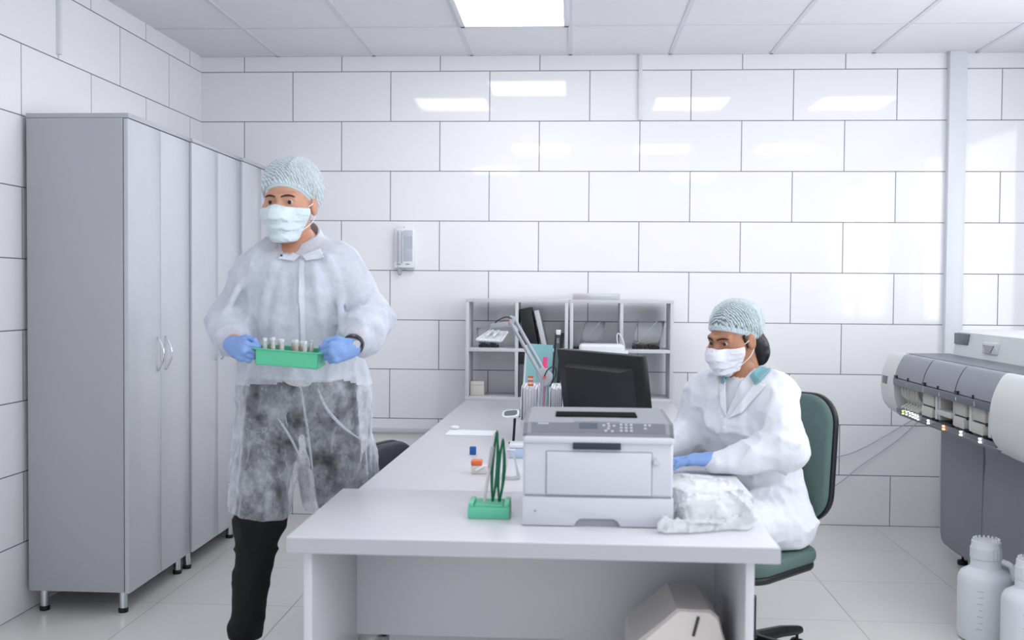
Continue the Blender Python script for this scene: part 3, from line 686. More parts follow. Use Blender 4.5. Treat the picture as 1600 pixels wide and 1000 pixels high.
def skin(f, lo, hi, h):
    """surface nets: vertices and quads of f = 0 in the box"""
    lo, hi = V3(lo), V3(hi); n = np.ceil((hi-lo)/h).astype(int)+1
    ax = [lo[k]+h*np.arange(n[k]) for k in range(3)]
    V = np.empty(n)
    for i in range(0, n[0], 24):
        P = np.stack(np.meshgrid(ax[0][i:i+24], ax[1], ax[2], indexing='ij'), -1); V[i:i+24] = f(P)
    m = n-1; acc = np.zeros(tuple(m)+(3,)); cnt = np.zeros(tuple(m))
    def C(i, j, k): return V[i:i+m[0], j:j+m[1], k:k+m[2]]
    for a in range(3):
        for u in (0, 1):
            for w in (0, 1):
                o = [0, 0, 0]; oth = [x for x in range(3) if x != a]; o[oth[0]] = u; o[oth[1]] = w
                p = list(o); p[a] = 1; A, B = C(*o), C(*p); msk = (A < 0) != (B < 0)
                t = np.where(msk, A/np.where(msk, A-B, 1), 0)
                q = np.zeros(tuple(m)+(3,)); q[...] = o; q[..., a] = t
                acc += q*msk[..., None]; cnt += msk
    ok = cnt > 0; idx = -np.ones(tuple(m), int); idx[ok] = np.arange(ok.sum())
    ijk = np.argwhere(ok); verts = lo+h*(ijk+acc[ok]/cnt[ok][:, None])
    quads = []
    for a in range(3):
        sl0 = [slice(1, m[0]), slice(1, m[1]), slice(1, m[2])]; sl1 = list(sl0); sl0[a] = slice(0, m[a]); sl1[a] = slice(1, m[a]+1)
        A, B = V[tuple(sl0)], V[tuple(sl1)]; s = (A < 0) != (B < 0); e = np.argwhere(s)
        base = e.copy()
        for k in range(3):
            if k != a: base[:, k] += 1
        u, w = [k for k in range(3) if k != a]
        def cell(du, dw):
            c = base.copy(); c[:, u] -= du; c[:, w] -= dw; return idx[c[:, 0], c[:, 1], c[:, 2]]
        q = np.stack([cell(1, 1), cell(0, 1), cell(0, 0), cell(1, 0)], 1)
        flip = (A[s] < 0) if a != 1 else ~(A[s] < 0)
        q[~flip] = q[~flip][:, ::-1]; quads.append(q)
    return verts, np.concatenate(quads)

def skin_obj(name, parts, mats, parent, pick=None, planes=(), relax=2):
    """parts: list of (field, lo, hi, h); one mesh. pick(centres) gives each face's material; planes: (point, normal) cuts away what lies on the normal's side"""
    bm = bmesh.new()
    for f, lo, hi, h in parts:
        v, q = skin(f, lo, hi, h)
        bv = [bm.verts.new(p) for p in v]
        for a in q:
            if len(set(a)) == 4 and min(a) >= 0:
                try: bm.faces.new([bv[i] for i in a])
                except ValueError: pass
    for _ in range(relax): bmesh.ops.smooth_vert(bm, verts=bm.verts, factor=.5, use_axis_x=True, use_axis_y=True, use_axis_z=True)
    for p, n in planes:
        bmesh.ops.bisect_plane(bm, geom=bm.verts[:]+bm.edges[:]+bm.faces[:], plane_co=p, plane_no=n, clear_outer=True)
    me = bpy.data.meshes.new(name); bm.to_mesh(me); bm.free()
    for m in mats: me.materials.append(m)
    me.polygons.foreach_set('use_smooth', [True]*len(me.polygons))
    if pick is not None:
        c = np.empty(len(me.polygons)*3); me.polygons.foreach_get('center', c)
        me.polygons.foreach_set('material_index', np.asarray(pick(c.reshape(-1, 3)), dtype=np.int32))
    o = bpy.data.objects.new(name, me); COL.objects.link(o)
    if parent is not None: adopt(o, parent)
    return o

def drape(name, f, corners, dirv, m, parent, n=14, lift=.004, thick=.002, back=.4):
    """a four-cornered piece of cloth laid on the surface of field f, seen along -dirv"""
    A, B, C_, D = [V3(c) for c in corners]; d = V3(dirv); d = d/np.linalg.norm(d)
    u = np.linspace(0, 1, n)
    P = np.array([[(1-s)*(1-t)*A + s*(1-t)*B + s*t*C_ + (1-s)*t*D for s in u] for t in u])
    P = P + d*back; tot = np.zeros(P.shape[:2])
    for _ in range(60):
        k = np.minimum(f(P)*.8, .05); P = P-d*k[..., None]; tot += k
    bad = (np.abs(f(P)) > .012) | (tot > back+.5)     # points past the garment's edge fold back onto it
    if bad.any() and not bad.all():
        good = P[~bad]
        for i, j in np.argwhere(bad): P[i, j] = good[np.argmin(np.linalg.norm((good-P[i, j])-((good-P[i, j]) @ d)[:, None]*d, axis=1))]
    P = P + d*lift
    bm = bmesh.new(); v = [[bm.verts.new(p) for p in r] for r in P]
    for i in range(n-1):
        for j in range(n-1): bm.faces.new((v[i][j], v[i][j+1], v[i+1][j+1], v[i+1][j]))
    bmesh.ops.recalc_face_normals(bm, faces=bm.faces[:])
    me = bpy.data.meshes.new(name); bm.to_mesh(me); bm.free(); me.materials.append(m)
    me.polygons.foreach_set('use_smooth', [True]*len(me.polygons))
    o = bpy.data.objects.new(name, me); COL.objects.link(o); adopt(o, parent)
    s = o.modifiers.new('cloth', 'SOLIDIFY'); s.thickness = thick; s.offset = 1
    return o

SKIN = mat('light_skin', '#c9977f', .5, var=.05, scale=30, sss=.08)
SKINW = mat('tan_skin', '#a8775c', .48, var=.05, scale=30, sss=.08)
NITRILE = mat('blue_nitrile', '#7e9fd6', .45, var=.04, scale=40, bump=.15)
SHIRT = mat('white_shirt', '#dfe1e8', .8, var=.02)
BLACKC = mat('black_trousers', '#0c0d0f', .85, var=.15, scale=60)
LEATHER = mat('black_leather', '#141416', .35)
MASKM = mat('pale_blue_mask', '#d3e3e8', .75, var=.02, bump=.05)
MASKW = mat('white_mask', '#e2e3ec', .75, var=.02, bump=.05)
LOOP = mat('white_elastic', '#eef0f2', .7)
HAIRB = mat('brown_hair', '#6c6461', .6, var=.2, scale=90); HAIRD = mat('black_hair', '#15141a', .4, var=.2, scale=90)
EYEW = mat('eye_white', '#b9b2ae', .25, var=0); IRIS = mat('brown_iris', '#2a1a14', .2, var=0); BROW = mat('dark_brow', '#3a2a24', .8); BROWW = mat('black_brow', '#1b1412', .8)

def cloth(name, col, amin, amax, scale, stretch=(1, 1, 1), bump=.25, dist=.15, lo=.32, hi=.68):
    """thin nonwoven fabric: white, letting what is behind it through in clouds"""
    m = bpy.data.materials.new(name); m.use_nodes = True
    t = m.node_tree; N = t.nodes; L = t.links; b = N['Principled BSDF']
    b.inputs['Base Color'].default_value = lin(col); b.inputs['Roughness'].default_value = .75; b.inputs['Specular IOR Level'].default_value = .25
    tc = N.new('ShaderNodeTexCoord'); mp = N.new('ShaderNodeMapping'); mp.inputs['Scale'].default_value = stretch; L.new(tc.outputs['Object'], mp.inputs['Vector'])
    n = N.new('ShaderNodeTexNoise'); n.inputs['Scale'].default_value = scale; n.inputs['Detail'].default_value = 9; n.inputs['Roughness'].default_value = .70; n.inputs['Distortion'].default_value = dist
    L.new(mp.outputs[0], n.inputs['Vector'])
    r = N.new('ShaderNodeMapRange'); r.inputs[1].default_value = lo; r.inputs[2].default_value = hi; r.inputs[3].default_value = amin; r.inputs[4].default_value = amax
    L.new(n.outputs['Fac'], r.inputs[0])
    lw = N.new('ShaderNodeLayerWeight'); lw.inputs[0].default_value = .30      # seen edge-on, thin cloth hides more
    om = N.new('ShaderNodeMath'); om.operation = 'SUBTRACT'; om.inputs[0].default_value = 1; L.new(r.outputs[0], om.inputs[1])
    ma = N.new('ShaderNodeMath'); ma.operation = 'MULTIPLY_ADD'; ma.use_clamp = True; pw = N.new('ShaderNodeMath'); pw.operation = 'POWER'; pw.inputs[1].default_value = 1.6; L.new(lw.outputs['Facing'], pw.inputs[0]); L.new(pw.outputs[0], ma.inputs[0]); L.new(om.outputs[0], ma.inputs[1]); L.new(r.outputs[0], ma.inputs[2])
    L.new(ma.outputs[0], b.inputs['Alpha'])
    bp = N.new('ShaderNodeBump'); bp.inputs['Strength'].default_value = bump; bp.inputs['Distance'].default_value = .01
    n2 = N.new('ShaderNodeTexNoise'); n2.inputs['Scale'].default_value = scale*1.6; n2.inputs['Detail'].default_value = 3; n2.inputs['Distortion'].default_value = 1.5; L.new(tc.outputs['Object'], n2.inputs['Vector'])
    L.new(n2.outputs['Fac'], bp.inputs['Height']); L.new(bp.outputs[0], b.inputs['Normal'])
    return m
COAT = cloth('white_nonwoven', '#e2e6f0', .05, .52, 12, (1, 1, .8), lo=.36, hi=.66)
COATU = cloth('white_nonwoven_over_shirt', '#d6dce8', .50, .82, 10)
COATW = cloth('white_lab_coat', '#dfe2ea', .93, 1.0, 10)
def netting(name, col, lo, hi):
    m = bpy.data.materials.new(name); m.use_nodes = True
    t = m.node_tree; N = t.nodes; L = t.links; b = N['Principled BSDF']
    b.inputs['Base Color'].default_value = lin(col); b.inputs['Roughness'].default_value = .8
    tc = N.new('ShaderNodeTexCoord'); mp = N.new('ShaderNodeMapping'); mp.inputs['Scale'].default_value = (1, 1, .5); L.new(tc.outputs['Object'], mp.inputs['Vector'])
    w = N.new('ShaderNodeTexWave'); w.bands_direction = 'DIAGONAL'; w.inputs['Scale'].default_value = 55; w.inputs['Distortion'].default_value = 5; w.inputs['Detail'].default_value = 3; w.inputs['Detail Scale'].default_value = 2
    L.new(mp.outputs[0], w.inputs['Vector'])
    r = N.new('ShaderNodeMapRange'); r.inputs[3].default_value = lo; r.inputs[4].default_value = hi
    L.new(w.outputs['Fac'], r.inputs[0]); L.new(r.outputs[0], b.inputs['Alpha'])
    bp = N.new('ShaderNodeBump'); bp.inputs['Strength'].default_value = .5; bp.inputs['Distance'].default_value = .004; L.new(w.outputs['Fac'], bp.inputs['Height']); L.new(bp.outputs[0], b.inputs['Normal'])
    return m
NET = netting('pale_blue_net', '#d9e8ee', .38, .95); NETW = netting('pale_blue_net_over_dark_hair', '#d3e5ea', .22, .88); BAND = mat('pale_blue_band', '#cfe0e7', .8, var=.03)

class Head:
    """a head posed by its centre between the eyes, facing direction and scale; local x = the person's left, y = forward, z = up"""
    def __init__(s, O, yaw, pitch, roll, k):
        s.O, s.k = V3(O), k
        Rm = (Matrix.Rotation(yaw, 3, 'Z') @ Matrix.Rotation(pitch, 3, 'X') @ Matrix.Rotation(roll, 3, 'Y'))     # yaw 0 looks to -Y
        s.A = np.array(Rm) @ np.array([[1, 0, 0], [0, -1, 0], [0, 0, 1]]).T      # columns: local axes in the world (left, forward, up)
        s.A = np.stack([np.array(Rm) @ V3((1, 0, 0)), np.array(Rm) @ V3((0, -1, 0)), np.array(Rm) @ V3((0, 0, 1))], 1)
    def loc(s, P): return ((P-s.O) @ s.A)/s.k
    def w(s, p): return Vector(s.O + s.k*(s.A @ V3(p)))
    def base(s, q):
        d = f_ell(q, (0, -.018, .038), (.076, .098, .088))
        d = smin(d, f_ell(q, (0, .030, -.050), (.060, .064, .080)), .04)
        d = smin(d, f_cap(q, (-.045, .045, -.03), (.045, .045, -.03), .03, .03), .03)
        return d
    def face(s, P):
        q = s.loc(P); d = s.base(q)
        d = smin(d, f_cap(q, (-.018, .068, -.108), (.018, .068, -.108), .020, .020), .03)
        d = smin(d, f_cap(q, (0, .090, .006), (0, .111, -.036), .0075, .012), .016)
        d = smin(d, f_cap(q, (-.013, .096, -.040), (.013, .096, -.040), .008, .008), .012)
        d = smin(d, f_cap(q, (-.044, .076, .021), (-.010, .090, .018), .009, .008), .016)
        d = smin(d, f_cap(q, (.044, .076, .021), (.010, .090, .018), .009, .008), .016)
        for sx in (-1, 1):
            d = smax(d, -f_ell(q, (sx*.032, .104, .001), (.020, .021, .013)), .012)
            d = smin(d, f_cap(q, (sx*.016, .0835, .0072), (sx*.047, .0745, .0050), .0058, .0052), .005)
            d = smin(d, f_cap(q, (sx*.018, .082, -.0080), (sx*.045, .0735, -.0075), .0047, .0044), .006)
            d = smin(d, f_ell(q, (sx*.080, -.008, -.012), (.010, .021, .032)), .010)
            d = smax(d, -f_ell(q, (sx*.093, -.002, -.010), (.007, .010, .018)), .006)
        d = smin(d, f_cap(q, (-.020, .085, -.070), (.020, .085, -.070), .006, .006), .012)
        d = smin(d, f_cap(q, (0, -.025, -.05), (0, -.045, -.19), .054, .058), .03)
        return d*s.k
    def box(s): return s.O-.22*s.k, s.O+.18*s.k

def head_gear(H_, per, mask_m, net_front, net_back, puff, hair_m, brow_m, hair_bun=False, net_m=None, mask_low=-.119):
    k = H_.k
    lo, hi = H_.O-.19*k, H_.O+.22*k
    # eyes
    for sx in (-1, 1):
        b = MB(); b.ball(H_.w((sx*.032, .0745, -.001)), .0118*k); e = b.build('eye', EYEW, per)
        b = MB(); c = H_.w((sx*.0325, .0832, -.0015)); b.ball(c, .0064*k); b.build('iris', IRIS, e)
        pts = [H_.w((sx*x, y, z)) for x, y, z in ((.010, .0985, .0150), (.023, .0965, .0190), (.037, .0890, .0195), (.049, .0785, .0150))]
        b = MB(); b.tube(smooth_path(pts, 4), [.0026*k]*4+[.0034*k]*4+[.0028*k]*4+[.0012*k], 8); b.build('eyebrow', brow_m, per)
    # mask
    def mask(P):
        q = H_.loc(P)
        d = H_.base(q)
        d = smin(d, f_cap(q, (0, .094, -.012), (0, .112, -.040), .012, .018), .03)
        d = smin(d, f_cap(q, (0, .104, -.045), (0, .074, -.112), .022, .022), .045)
        z = q[..., 2]
        d = d-.006-.0018*np.sin(z*2*math.pi/.031)*np.clip(1-np.abs(q[..., 0])/.07, 0, 1) - .002*crease(q, (30, 30, 60), 4)
        sh = np.maximum(d, -(d+.004))
        top = z-(-.013-.07*np.abs(q[..., 0])+.006*np.exp(-(q[..., 0]/.022)**2))
        bot = mask_low-z+.25*np.maximum(np.abs(q[..., 0])-.02, 0)
        side = .030+.15*np.abs(z+.06)-q[..., 1]
        return smax(smax(smax(sh, top, .004), bot, .004), side, .004)*k
    o = skin_obj('face_mask', [(mask, lo, hi, .0028)], [mask_m], per)
    for sx in (-1, 1):
        for a, c in (((.0605, .034, -.024), (.083, -.012, .014)), ((.056, .036, -.090), (.083, -.014, -.038))):
            p0, p1 = V3(a)*V3((sx, 1, 1)), V3(c)*V3((sx, 1, 1)); mid = (p0+p1)/2 + V3((sx*.010, 0, 0))
            b = MB(); b.tube(smooth_path([H_.w(p0), H_.w(mid), H_.w(p1)], 6), .0016*k, 6); b.build('ear_loop', LOOP, o)
    # hair, net and band
    n = V3((0, net_back[1]-net_front[1], 0)); pf_, pb_ = V3((0,)+net_front), V3((0,)+net_back)
    dr = (pf_-pb_)/np.linalg.norm(pf_-pb_); nn = V3((0, -dr[2], dr[1]))
    def hair(P):
        q = H_.loc(P); d = f_ell(q, (0, -.020, .040), (.080, .102, .090))
        d = smax(d, -((q-(pf_+V3((0, 0, .004 if hair_bun else .022)))) @ nn), .006)
        if hair_bun:
            d = smin(d, f_ell(q, (.022, -.098, -.070), (.048, .042, .058)), .02)
            d = smin(d, f_ell(q, (.0, -.085, -.03), (.070, .045, .05)), .02)
            for sx in (-1, 1): d = smin(d, f_cap(q, (sx*.073, .022, .012), (sx*.074, .010, -.03), .005, .003), .008)
        return (d-.003*vnoise(q*V3((140, 60, 60))))*k
    skin_obj('hair', [(hair, lo-.05, hi, .0035)], [hair_m], per)
    def netf(P):
        q = H_.loc(P)
        d = f_ell(q, (0, -.024-puff*.25, .045+puff*.15), (.086+puff*.25, .110+puff*.35, .092+puff*.35))
        ang = np.arctan2(q[..., 0], q[..., 1]+.03); hgt = (q-pf_) @ nn
        pleat = np.sin(ang*34+3*vnoise(q*30))*np.clip(1-hgt/.08, .15, 1)*.0022
        d = d-pleat-.006*crease(q, (22, 22, 14), 2, 2)*np.clip(hgt/.03, 0, 1)
        return smax(d, -hgt, .006)*k
    net = skin_obj('hair_net', [(netf, lo-.06, hi, .0035)], [net_m or NET], per, planes=[(tuple(H_.w(tuple(pf_+nn*.004))), tuple(-(H_.A @ nn)))])
    def band(P):
        q = H_.loc(P)
        d = f_ell(q, (0, -.020, .042), (.083, .105, .093)); hgt = (q-pf_) @ nn
        return smax(smax(d, -hgt, .003), hgt-.020, .003)*k
    skin_obj('elastic_band', [(band, lo, hi, .0032)], [BAND], net)

def hand(name, wrist, fingers, thumb, curl, m, parent, k=1., cuff=.05, spread=.0, tcurl=(.035, .05, -.02)):
    """a gloved hand: wrist point, direction of the fingers, direction of the thumb side, curl per finger in degrees (two joints)"""
    y = Vector(fingers).normalized(); x = Vector(thumb); x = (x-y*x.dot(y)).normalized()
    z = Vector(curl['back']); z = (z-y*z.dot(y)-x*z.dot(x)).normalized()
    A = np.stack([V3(x), V3(y), V3(z)], 1); O = V3(wrist)
    caps = [((-.024, .012, 0), (-.030, .078, 0), .014, .0125), ((.024, .012, 0), (.030, .080, 0), .014, .0125), ((0, .0, 0), (0, .085, .002), .022, .0155), ((-.012, .04, .002), (.014, .06, .002), .018, .018)]
    fin = []
    L3 = ((.044, .027, .020), (.048, .030, .021), (.045, .028, .020), (.036, .021, .018))
    for i, bx in enumerate((.030, .010, -.011, -.030)):
        p = V3((bx, .084-.004*abs(i-1), .001)); a = 0; c1, c2 = curl['deg'][i]; out = []
        for j, l in enumerate(L3[i]):
            a += math.radians(c1 if j == 0 else c2 if j == 1 else c2*.7)
            q = p+V3((spread*(1.5-i)*l, l*math.cos(a), -l*math.sin(a))); r0 = (.0098, .0090, .0082)[j]*(.9 if i == 3 else 1)
            out.append((p, q, r0, r0*.92)); p = q
        fin.append(out)
    t0, t1, t2, t3 = [V3(p) for p in curl.get('thumb', ((.020, .018, -.006), (.044, .045, -.016), (.048, .075, -.026), (.040, .098, -.032)))]
    fin.append([(t0, t1, .016, .012), (t1, t2, .0115, .0105), (t2, t3, .0105, .009)])
    def f(P):
        q = ((P-O) @ A)/k
        d = 1e3
        for a, b2, ra, rb in caps: d = smin(d, f_cap(q, a, b2, ra, rb), .02) if not np.isscalar(d) else f_cap(q, a, b2, ra, rb)
        d = smin(d, f_cap(q, (0, -cuff, 0), (0, .01, 0), .030, .025), .02)
        for fg in fin:
            e = None
            for a, b2, ra, rb in fg:
                c = f_cap(q, a, b2, ra, rb); e = c if e is None else smin(e, c, .006)
            d = smin(d, e, .007)
        d = d-.0010*crease(q, (55, 35, 55), 7)
        return np.maximum(d, -(q[..., 1]+cuff*.9))*k
    pts = [O + k*(A @ V3(p)) for fg in fin for seg in fg for p in (seg[0], seg[1])] + [O + k*(A @ V3((0, -cuff, 0)))]
    lo = np.min(pts, 0)-.04; hi = np.max(pts, 0)+.04
    o = skin_obj(name, [(f, lo, hi, .0026)], [m], parent, relax=1)
    return o, A, O
# ------------------------------------------------------------------ the walking person with the rack
man = thing('person', 'person in a hair net and long white see-through coat walking with a green rack', 'person', (.70, -2.6, 0))
def a3(px, py, Y): return V3(at(px, py, Y=Y))
YM = -2.60
shR, shL = a3(402, 424, YM), a3(532, 418, YM)
elR, elL = a3(360, 500, YM+.02), a3(578, 497, YM-.02)
wrR, wrL = a3(367, 538, YM-.24), a3(550, 541, YM-.25)
neck = a3(464, 384, YM); chest = a3(467, 445, YM); belly = a3(470, 545, YM+.01); pelvis = a3(470, 605, YM+.02)
hipR, hipL = a3(432, 615, YM), a3(508, 612, YM+.05)
knR, knL = a3(406, 815, YM-.10), a3(532, 770, YM+.18)
anR, anL = a3(383, 990, YM-.03), np.array([.84, -2.05, .22])
F0 = at(437, 313, Y=YM-.13); yawM = math.radians(-6)
fm = V3((math.sin(yawM), -math.cos(yawM), 0))
HM = Head(V3(F0)-.085*1.07*fm, yawM, math.radians(3), math.radians(0), 1.07)
def torso(P, g, nk=.0):
    d = f_ell(P, chest+V3((0, .005, -.03)), (.175+g, .112+g, .20))
    d = smin(d, f_ell(P, belly, (.165+g, .112+g, .20)), .10)
    d = smin(d, f_cap(P, shR+V3((.02, 0, .0)), shL-V3((.02, 0, .0)), .060+g, .060+g), .07)
    d = smin(d, f_cap(P, neck+V3((0, .01, -.10)), neck+V3((0, .01, .03-nk*1.5)), .074+g*.5, .052+g*.5+nk*.2), .06)
    return d
def body(P):
    d = torso(P, 0)
    for s, e, w in ((shR, elR, wrR), (shL, elL, wrL)):
        d = smin(d, f_cap(P, s, e, .050, .042), .03); d = smin(d, f_cap(P, e, w, .042, .028), .02)
    d = smin(d, f_ell(P, pelvis, (.165, .115, .13)), .08)
    for h_, k_, a_ in ((hipR, knR, anR), (hipL, knL, anL)):
        d = smin(d, f_cap(P, h_, k_, .085, .058), .05); d = smin(d, f_cap(P, k_, a_, .056, .038), .03)
    return d
lo = np.array([.25, -3.0, .05]); hi = np.array([1.2, -1.95, 1.70])
hb0, hb1 = HM.box()
def bodypick(c):
    z = c[:, 2]; r = np.zeros(len(c), int)
    arm = np.minimum(np.linalg.norm(c-wrR, axis=1), np.linalg.norm(c-wrL, axis=1)) < .075
    nk = np.hypot(c[:, 0]-neck[0], c[:, 1]-neck[1])
    r[((z < neck[2]-.10) | ((z < neck[2]+.004) & (nk > .115-.5*np.clip(neck[2]-z, 0, .1)))) & ~arm] = 1
    return r
skin_obj('body', [(body, lo, hi, .011), (HM.face, hb0, hb1, .0034)], [SKIN, SHIRT], man, bodypick)
head_gear(HM, man, MASKM, (.085, .052), (-.115, -.075), .034, HAIRB, BROW, mask_low=-.131)
# trousers and shoes
def trous(P):
    d = f_ell(P, pelvis, (.178, .128, .13))
    d = smin(d, f_cap(P, hipR, knR, .102, .076), .05); d = smin(d, f_cap(P, hipL, knL, .104, .080), .05)
    d = smin(d, f_cap(P, knR, anR, .072, .051), .04); d = smin(d, f_cap(P, knL, anL, .079, .058), .04)
    d = smin(d, f_cap(P, anR+V3((0, 0, .02)), anR+V3((0, 0, -.002)), .0545, .0545), .004)
    return d-.010*crease(P, (9, 9, 16), 3, 2)-.004*crease(P, (20, 20, 38), 9, 2)
skin_obj('trousers', [(trous, lo, (1.1, -1.9, 1.12), .009)], [BLACKC], man, planes=[(tuple(anR+V3((0, 0, -.012))), (0, 0, -1)), ((0, 0, pelvis[2]+.035), (0, 0, 1))])
for an, dr, z0 in ((anR, V3((-.10, -.99, 0)), 0.0), (anL, V3((.0, -.9, -.43)), .06)):
    dr = dr/np.linalg.norm(dr); heel = V3((an[0], an[1], max(z0, 0)+.045))-dr*.06; toe = heel+dr*.24+V3((0, 0, -.012 if z0 == 0 else -.0))
    def shoe(P):
        d = f_cap(P, heel, heel+dr*.12, .040, .042); d = smin(d, f_cap(P, heel+dr*.12, toe, .042, .034), .03)
        d = smin(d, f_cap(P, heel+V3((0, 0, .0)), V3((an[0], an[1], heel[2]+.05)), .04, .042), .03)
        return smax(d, heel[2]-.043-P[..., 2], .01) if z0 == 0 else d
    b0 = np.minimum(heel, toe)-.09; b1 = np.maximum(heel, toe)+.13
    skin_obj('shoe', [(shoe, b0, b1, .006)], [LEATHER], man)
# the coat: one thin skin over shirt, arms and thighs, open at the hem
def coat_plain(P):
    d = torso(P, .020, .055)
    d = smin(d, f_ell(P, pelvis+V3((.0, 0, .02)), (.205, .150, .17)), .09)
    for s, e, w, o in ((shR, elR, wrR, -1), (shL, elL, wrL, 1)):
        d = smin(d, f_cap(P, s, e, .076, .072), .028)
        mid = e*.55+w*.45+V3((o*.004, .0, -.006))
        d = smin(d, f_cap(P, e, mid, .076, .070), .03); d = smin(d, f_cap(P, mid, e*.26+w*.74, .070, .046), .025)
    d = smin(d, f_cap(P, hipR+V3((0, -.01, .02)), knR+V3((.0, -.0, .03)), .122, .094), .06)
    d = smin(d, f_cap(P, hipL+V3((.01, 0, .02)), knL+V3((.01, -.03, -.1)), .125, .112), .06)
    d = smin(d, f_cap(P, hipL+V3((.04, .0, -.05)), V3((.865, YM+.10, .64)), .09, .100), .10)
    z = P[..., 2]
    low = np.clip((pelvis[2]+.1-z)/.3, 0, 1)
    up = 1-low
    d = d - up*(.014*crease(P, (8, 8, 7), 1.5, 3)+.008*crease(P+.05*vnoise(P*5)[..., None], (17, 17, 9), 6, 3)) - low*(.022*crease(P, (11, 11, 3.2), 2, 3)+.008*crease(P+.06*vnoise(P*6)[..., None], (22, 22, 9), 5, 3))
    d = smax(d, -f_cap(P, neck+V3((0, .005, -.075)), neck+V3((0, .0, .12)), .076, .080), .012)
    d = smax(d, -f_cap(P, neck+V3((-.004, -.10, .0)), neck+V3((-.004, -.14, -.045)), .040, .006), .008)
    d = smax(d, -np.minimum(f_cap(P, a3(448, 648, YM-.13), a3(474, 815, YM-.10), .012, .034), f_cap(P, a3(450, 665, YM-.06), a3(476, 815, YM+.0), .004, .034)), .02)
    return d
# the long soft folds of the cloth, laid along the coat's surface
FOLDS = []; LINES = []
for line in ([(496, 608), (508, 640), (528, 672), (552, 694)], [(450, 588), (446, 630), (436, 652), (412, 640)], [(436, 652), (452, 690), (463, 730)], [(470, 600), (474, 680), (478, 770)], [(486, 590), (487, 660)],
             [(392, 600), (386, 680), (384, 760)], [(560, 610), (572, 660)], [(508, 405), (524, 460), (540, 520)], [(425, 410), (412, 470), (408, 520)], [(488, 420), (500, 500), (520, 575)], [(440, 430), (432, 500), (425, 580)],
             [(452, 570), (462, 640)], [(566, 420), (584, 470)], [(372, 440), (352, 490)]):
    pts = []
    for px, py in line:
        q = V3(at(px, py, Y=YM-.14)) - V3((0, .4, 0))
        for _ in range(60): q = q + V3((0, 1, 0))*min(float(coat_plain(q[None])[0])*.8, .05)
        pts.append(q + V3((0, .001, 0)))
    LINES.append(pts)
    FOLDS += [(a, b) for a, b in zip(pts, pts[1:]) if np.linalg.norm(b-a) < .25]
def coat(P):
    d = coat_plain(P)
    lo_, hi_ = P.reshape(-1, 3).min(0)-.05, P.reshape(-1, 3).max(0)+.05
    for a, b in FOLDS:
        if (np.maximum(a, b) > lo_).all() and (np.minimum(a, b) < hi_).all(): d = smin(d, f_cap(P, a, b, .0135, .012), .020)
    return d
hem = V3((.60, YM-.2, .612))
ct = skin_obj('coat', [(coat, (.22, -3.02, .40), (1.25, -2.2, neck[2]+.03), .0075)], [COAT, COATU], man, lambda c: (c[:, 2]+.05*vnoise(c*9) > pelvis[2]+.05).astype(int), planes=[(tuple(hem), (-.16, .0, -1))])
fwd = V3((0, -1, 0))
def P2(px, py): return at(px, py, Y=YM-.2)
COATF = cloth('white_nonwoven_folded', '#d8dee9', .8, .95, 13)
def collar_ring(nk, tilt, r0, r1, zb, zt0, zt1, m, per, gap=22, fold=True):
    """a standing collar with its leaf turned down, open in front"""
    up, fw, sd = tilt; b = MB(); L = []
    for i in range(41):
        a = math.radians(gap+(360-2*gap)*i/40); h = (1-math.cos(a))/2; zt = zt0+(zt1-zt0)*h
        d = V3(fw)*math.cos(a)+V3(sd)*math.sin(a); o = V3(nk)
        L.append([o+d*r0+V3(up)*zb, o+d*r1+V3(up)*zt, o+d*(r1+.006)+V3(up)*(zt+.001), o+d*(r1+.022)+V3(up)*(zt-.030), o+d*(r0+.018)+V3(up)*(zb+.012), o+d*(r0+.012)+V3(up)*(zb+.004)])
    b.rings(L); return b.build('collar', m, per, 50)
collar_ring(neck+V3((0, .008, .0)), ((0, -.16, .99), (0, -1, -.1), (1, 0, 0)), .092, .074, -.050, .004, .088, COATF, man, 26)
drape('collar_flap', coat, [P2(436, 389), P2(459, 398), P2(450, 407), P2(424, 403)], fwd, COATF, man, lift=.010)
drape('collar_flap', coat, [P2(487, 386), P2(498, 402), P2(468, 406), P2(462, 398)], fwd, COATF, man, lift=.010)
for k in (0, 2, 3):          # where the cloth lies double along a fold
    sp = smooth_path([Vector(p)-Vector((0, .0075, 0)) for p in LINES[k] if p[1] < YM+.2], 8); n_ = len(sp); b = MB()
    b.tube(sp, [.0012+(.0048 if k == 0 else .0036)*math.sin(math.pi*min(i/(n_-1)+.04, .97)) for i in range(n_)], 8); b.build('coat_fold', COATU, man)
drape('placket', coat, [P2(458, 404), P2(466, 404), P2(472, 560), P2(464, 560)], fwd, COATF, man, n=24, lift=.004)
P_ = V3(at(440, 399, Y=YM-.12) - Vector((0, .38, 0)))
for _ in range(60): P_ = P_ + V3((0, 1, 0))*min(float(coat(P_[None])[0])*.8, .05)
b = MB(); b.ball(tuple(P_-V3((0, .013, 0))), .0042); b.build('snap_button', DARK, man)

# gloves, watch
glR, AR, OR_ = hand('glove', wrR+V3((-.006, -.010, -.002)), (.72, -.62, -.22), (.25, .1, 1), {'back': (-.5, -.85, .1), 'deg': ((60, 70), (66, 74), (70, 76), (74, 78)), 'thumb': ((.022, .018, -.006), (.046, .045, -.018), (.046, .078, -.034), (.030, .100, -.046))}, NITRILE, man, .88, cuff=.018)
glL, AL, OL_ = hand('glove', wrL+V3((.004, -.006, -.004)), (-.76, -.60, -.20), (-.1, .1, 1), {'back': (.45, -.88, .1), 'deg': ((58, 68), (64, 72), (68, 74), (72, 76)), 'thumb': ((.022, .018, -.006), (.046, .045, -.018), (.046, .078, -.034), (.030, .100, -.046))}, NITRILE, man, .88, cuff=.018)
wd_ = Vector(wrL-elL).normalized()
c = Vector(wrL)-wd_*.012
Mw = Matrix.Translation(c) @ wd_.to_track_quat('Z', 'Y').to_matrix().to_4x4()
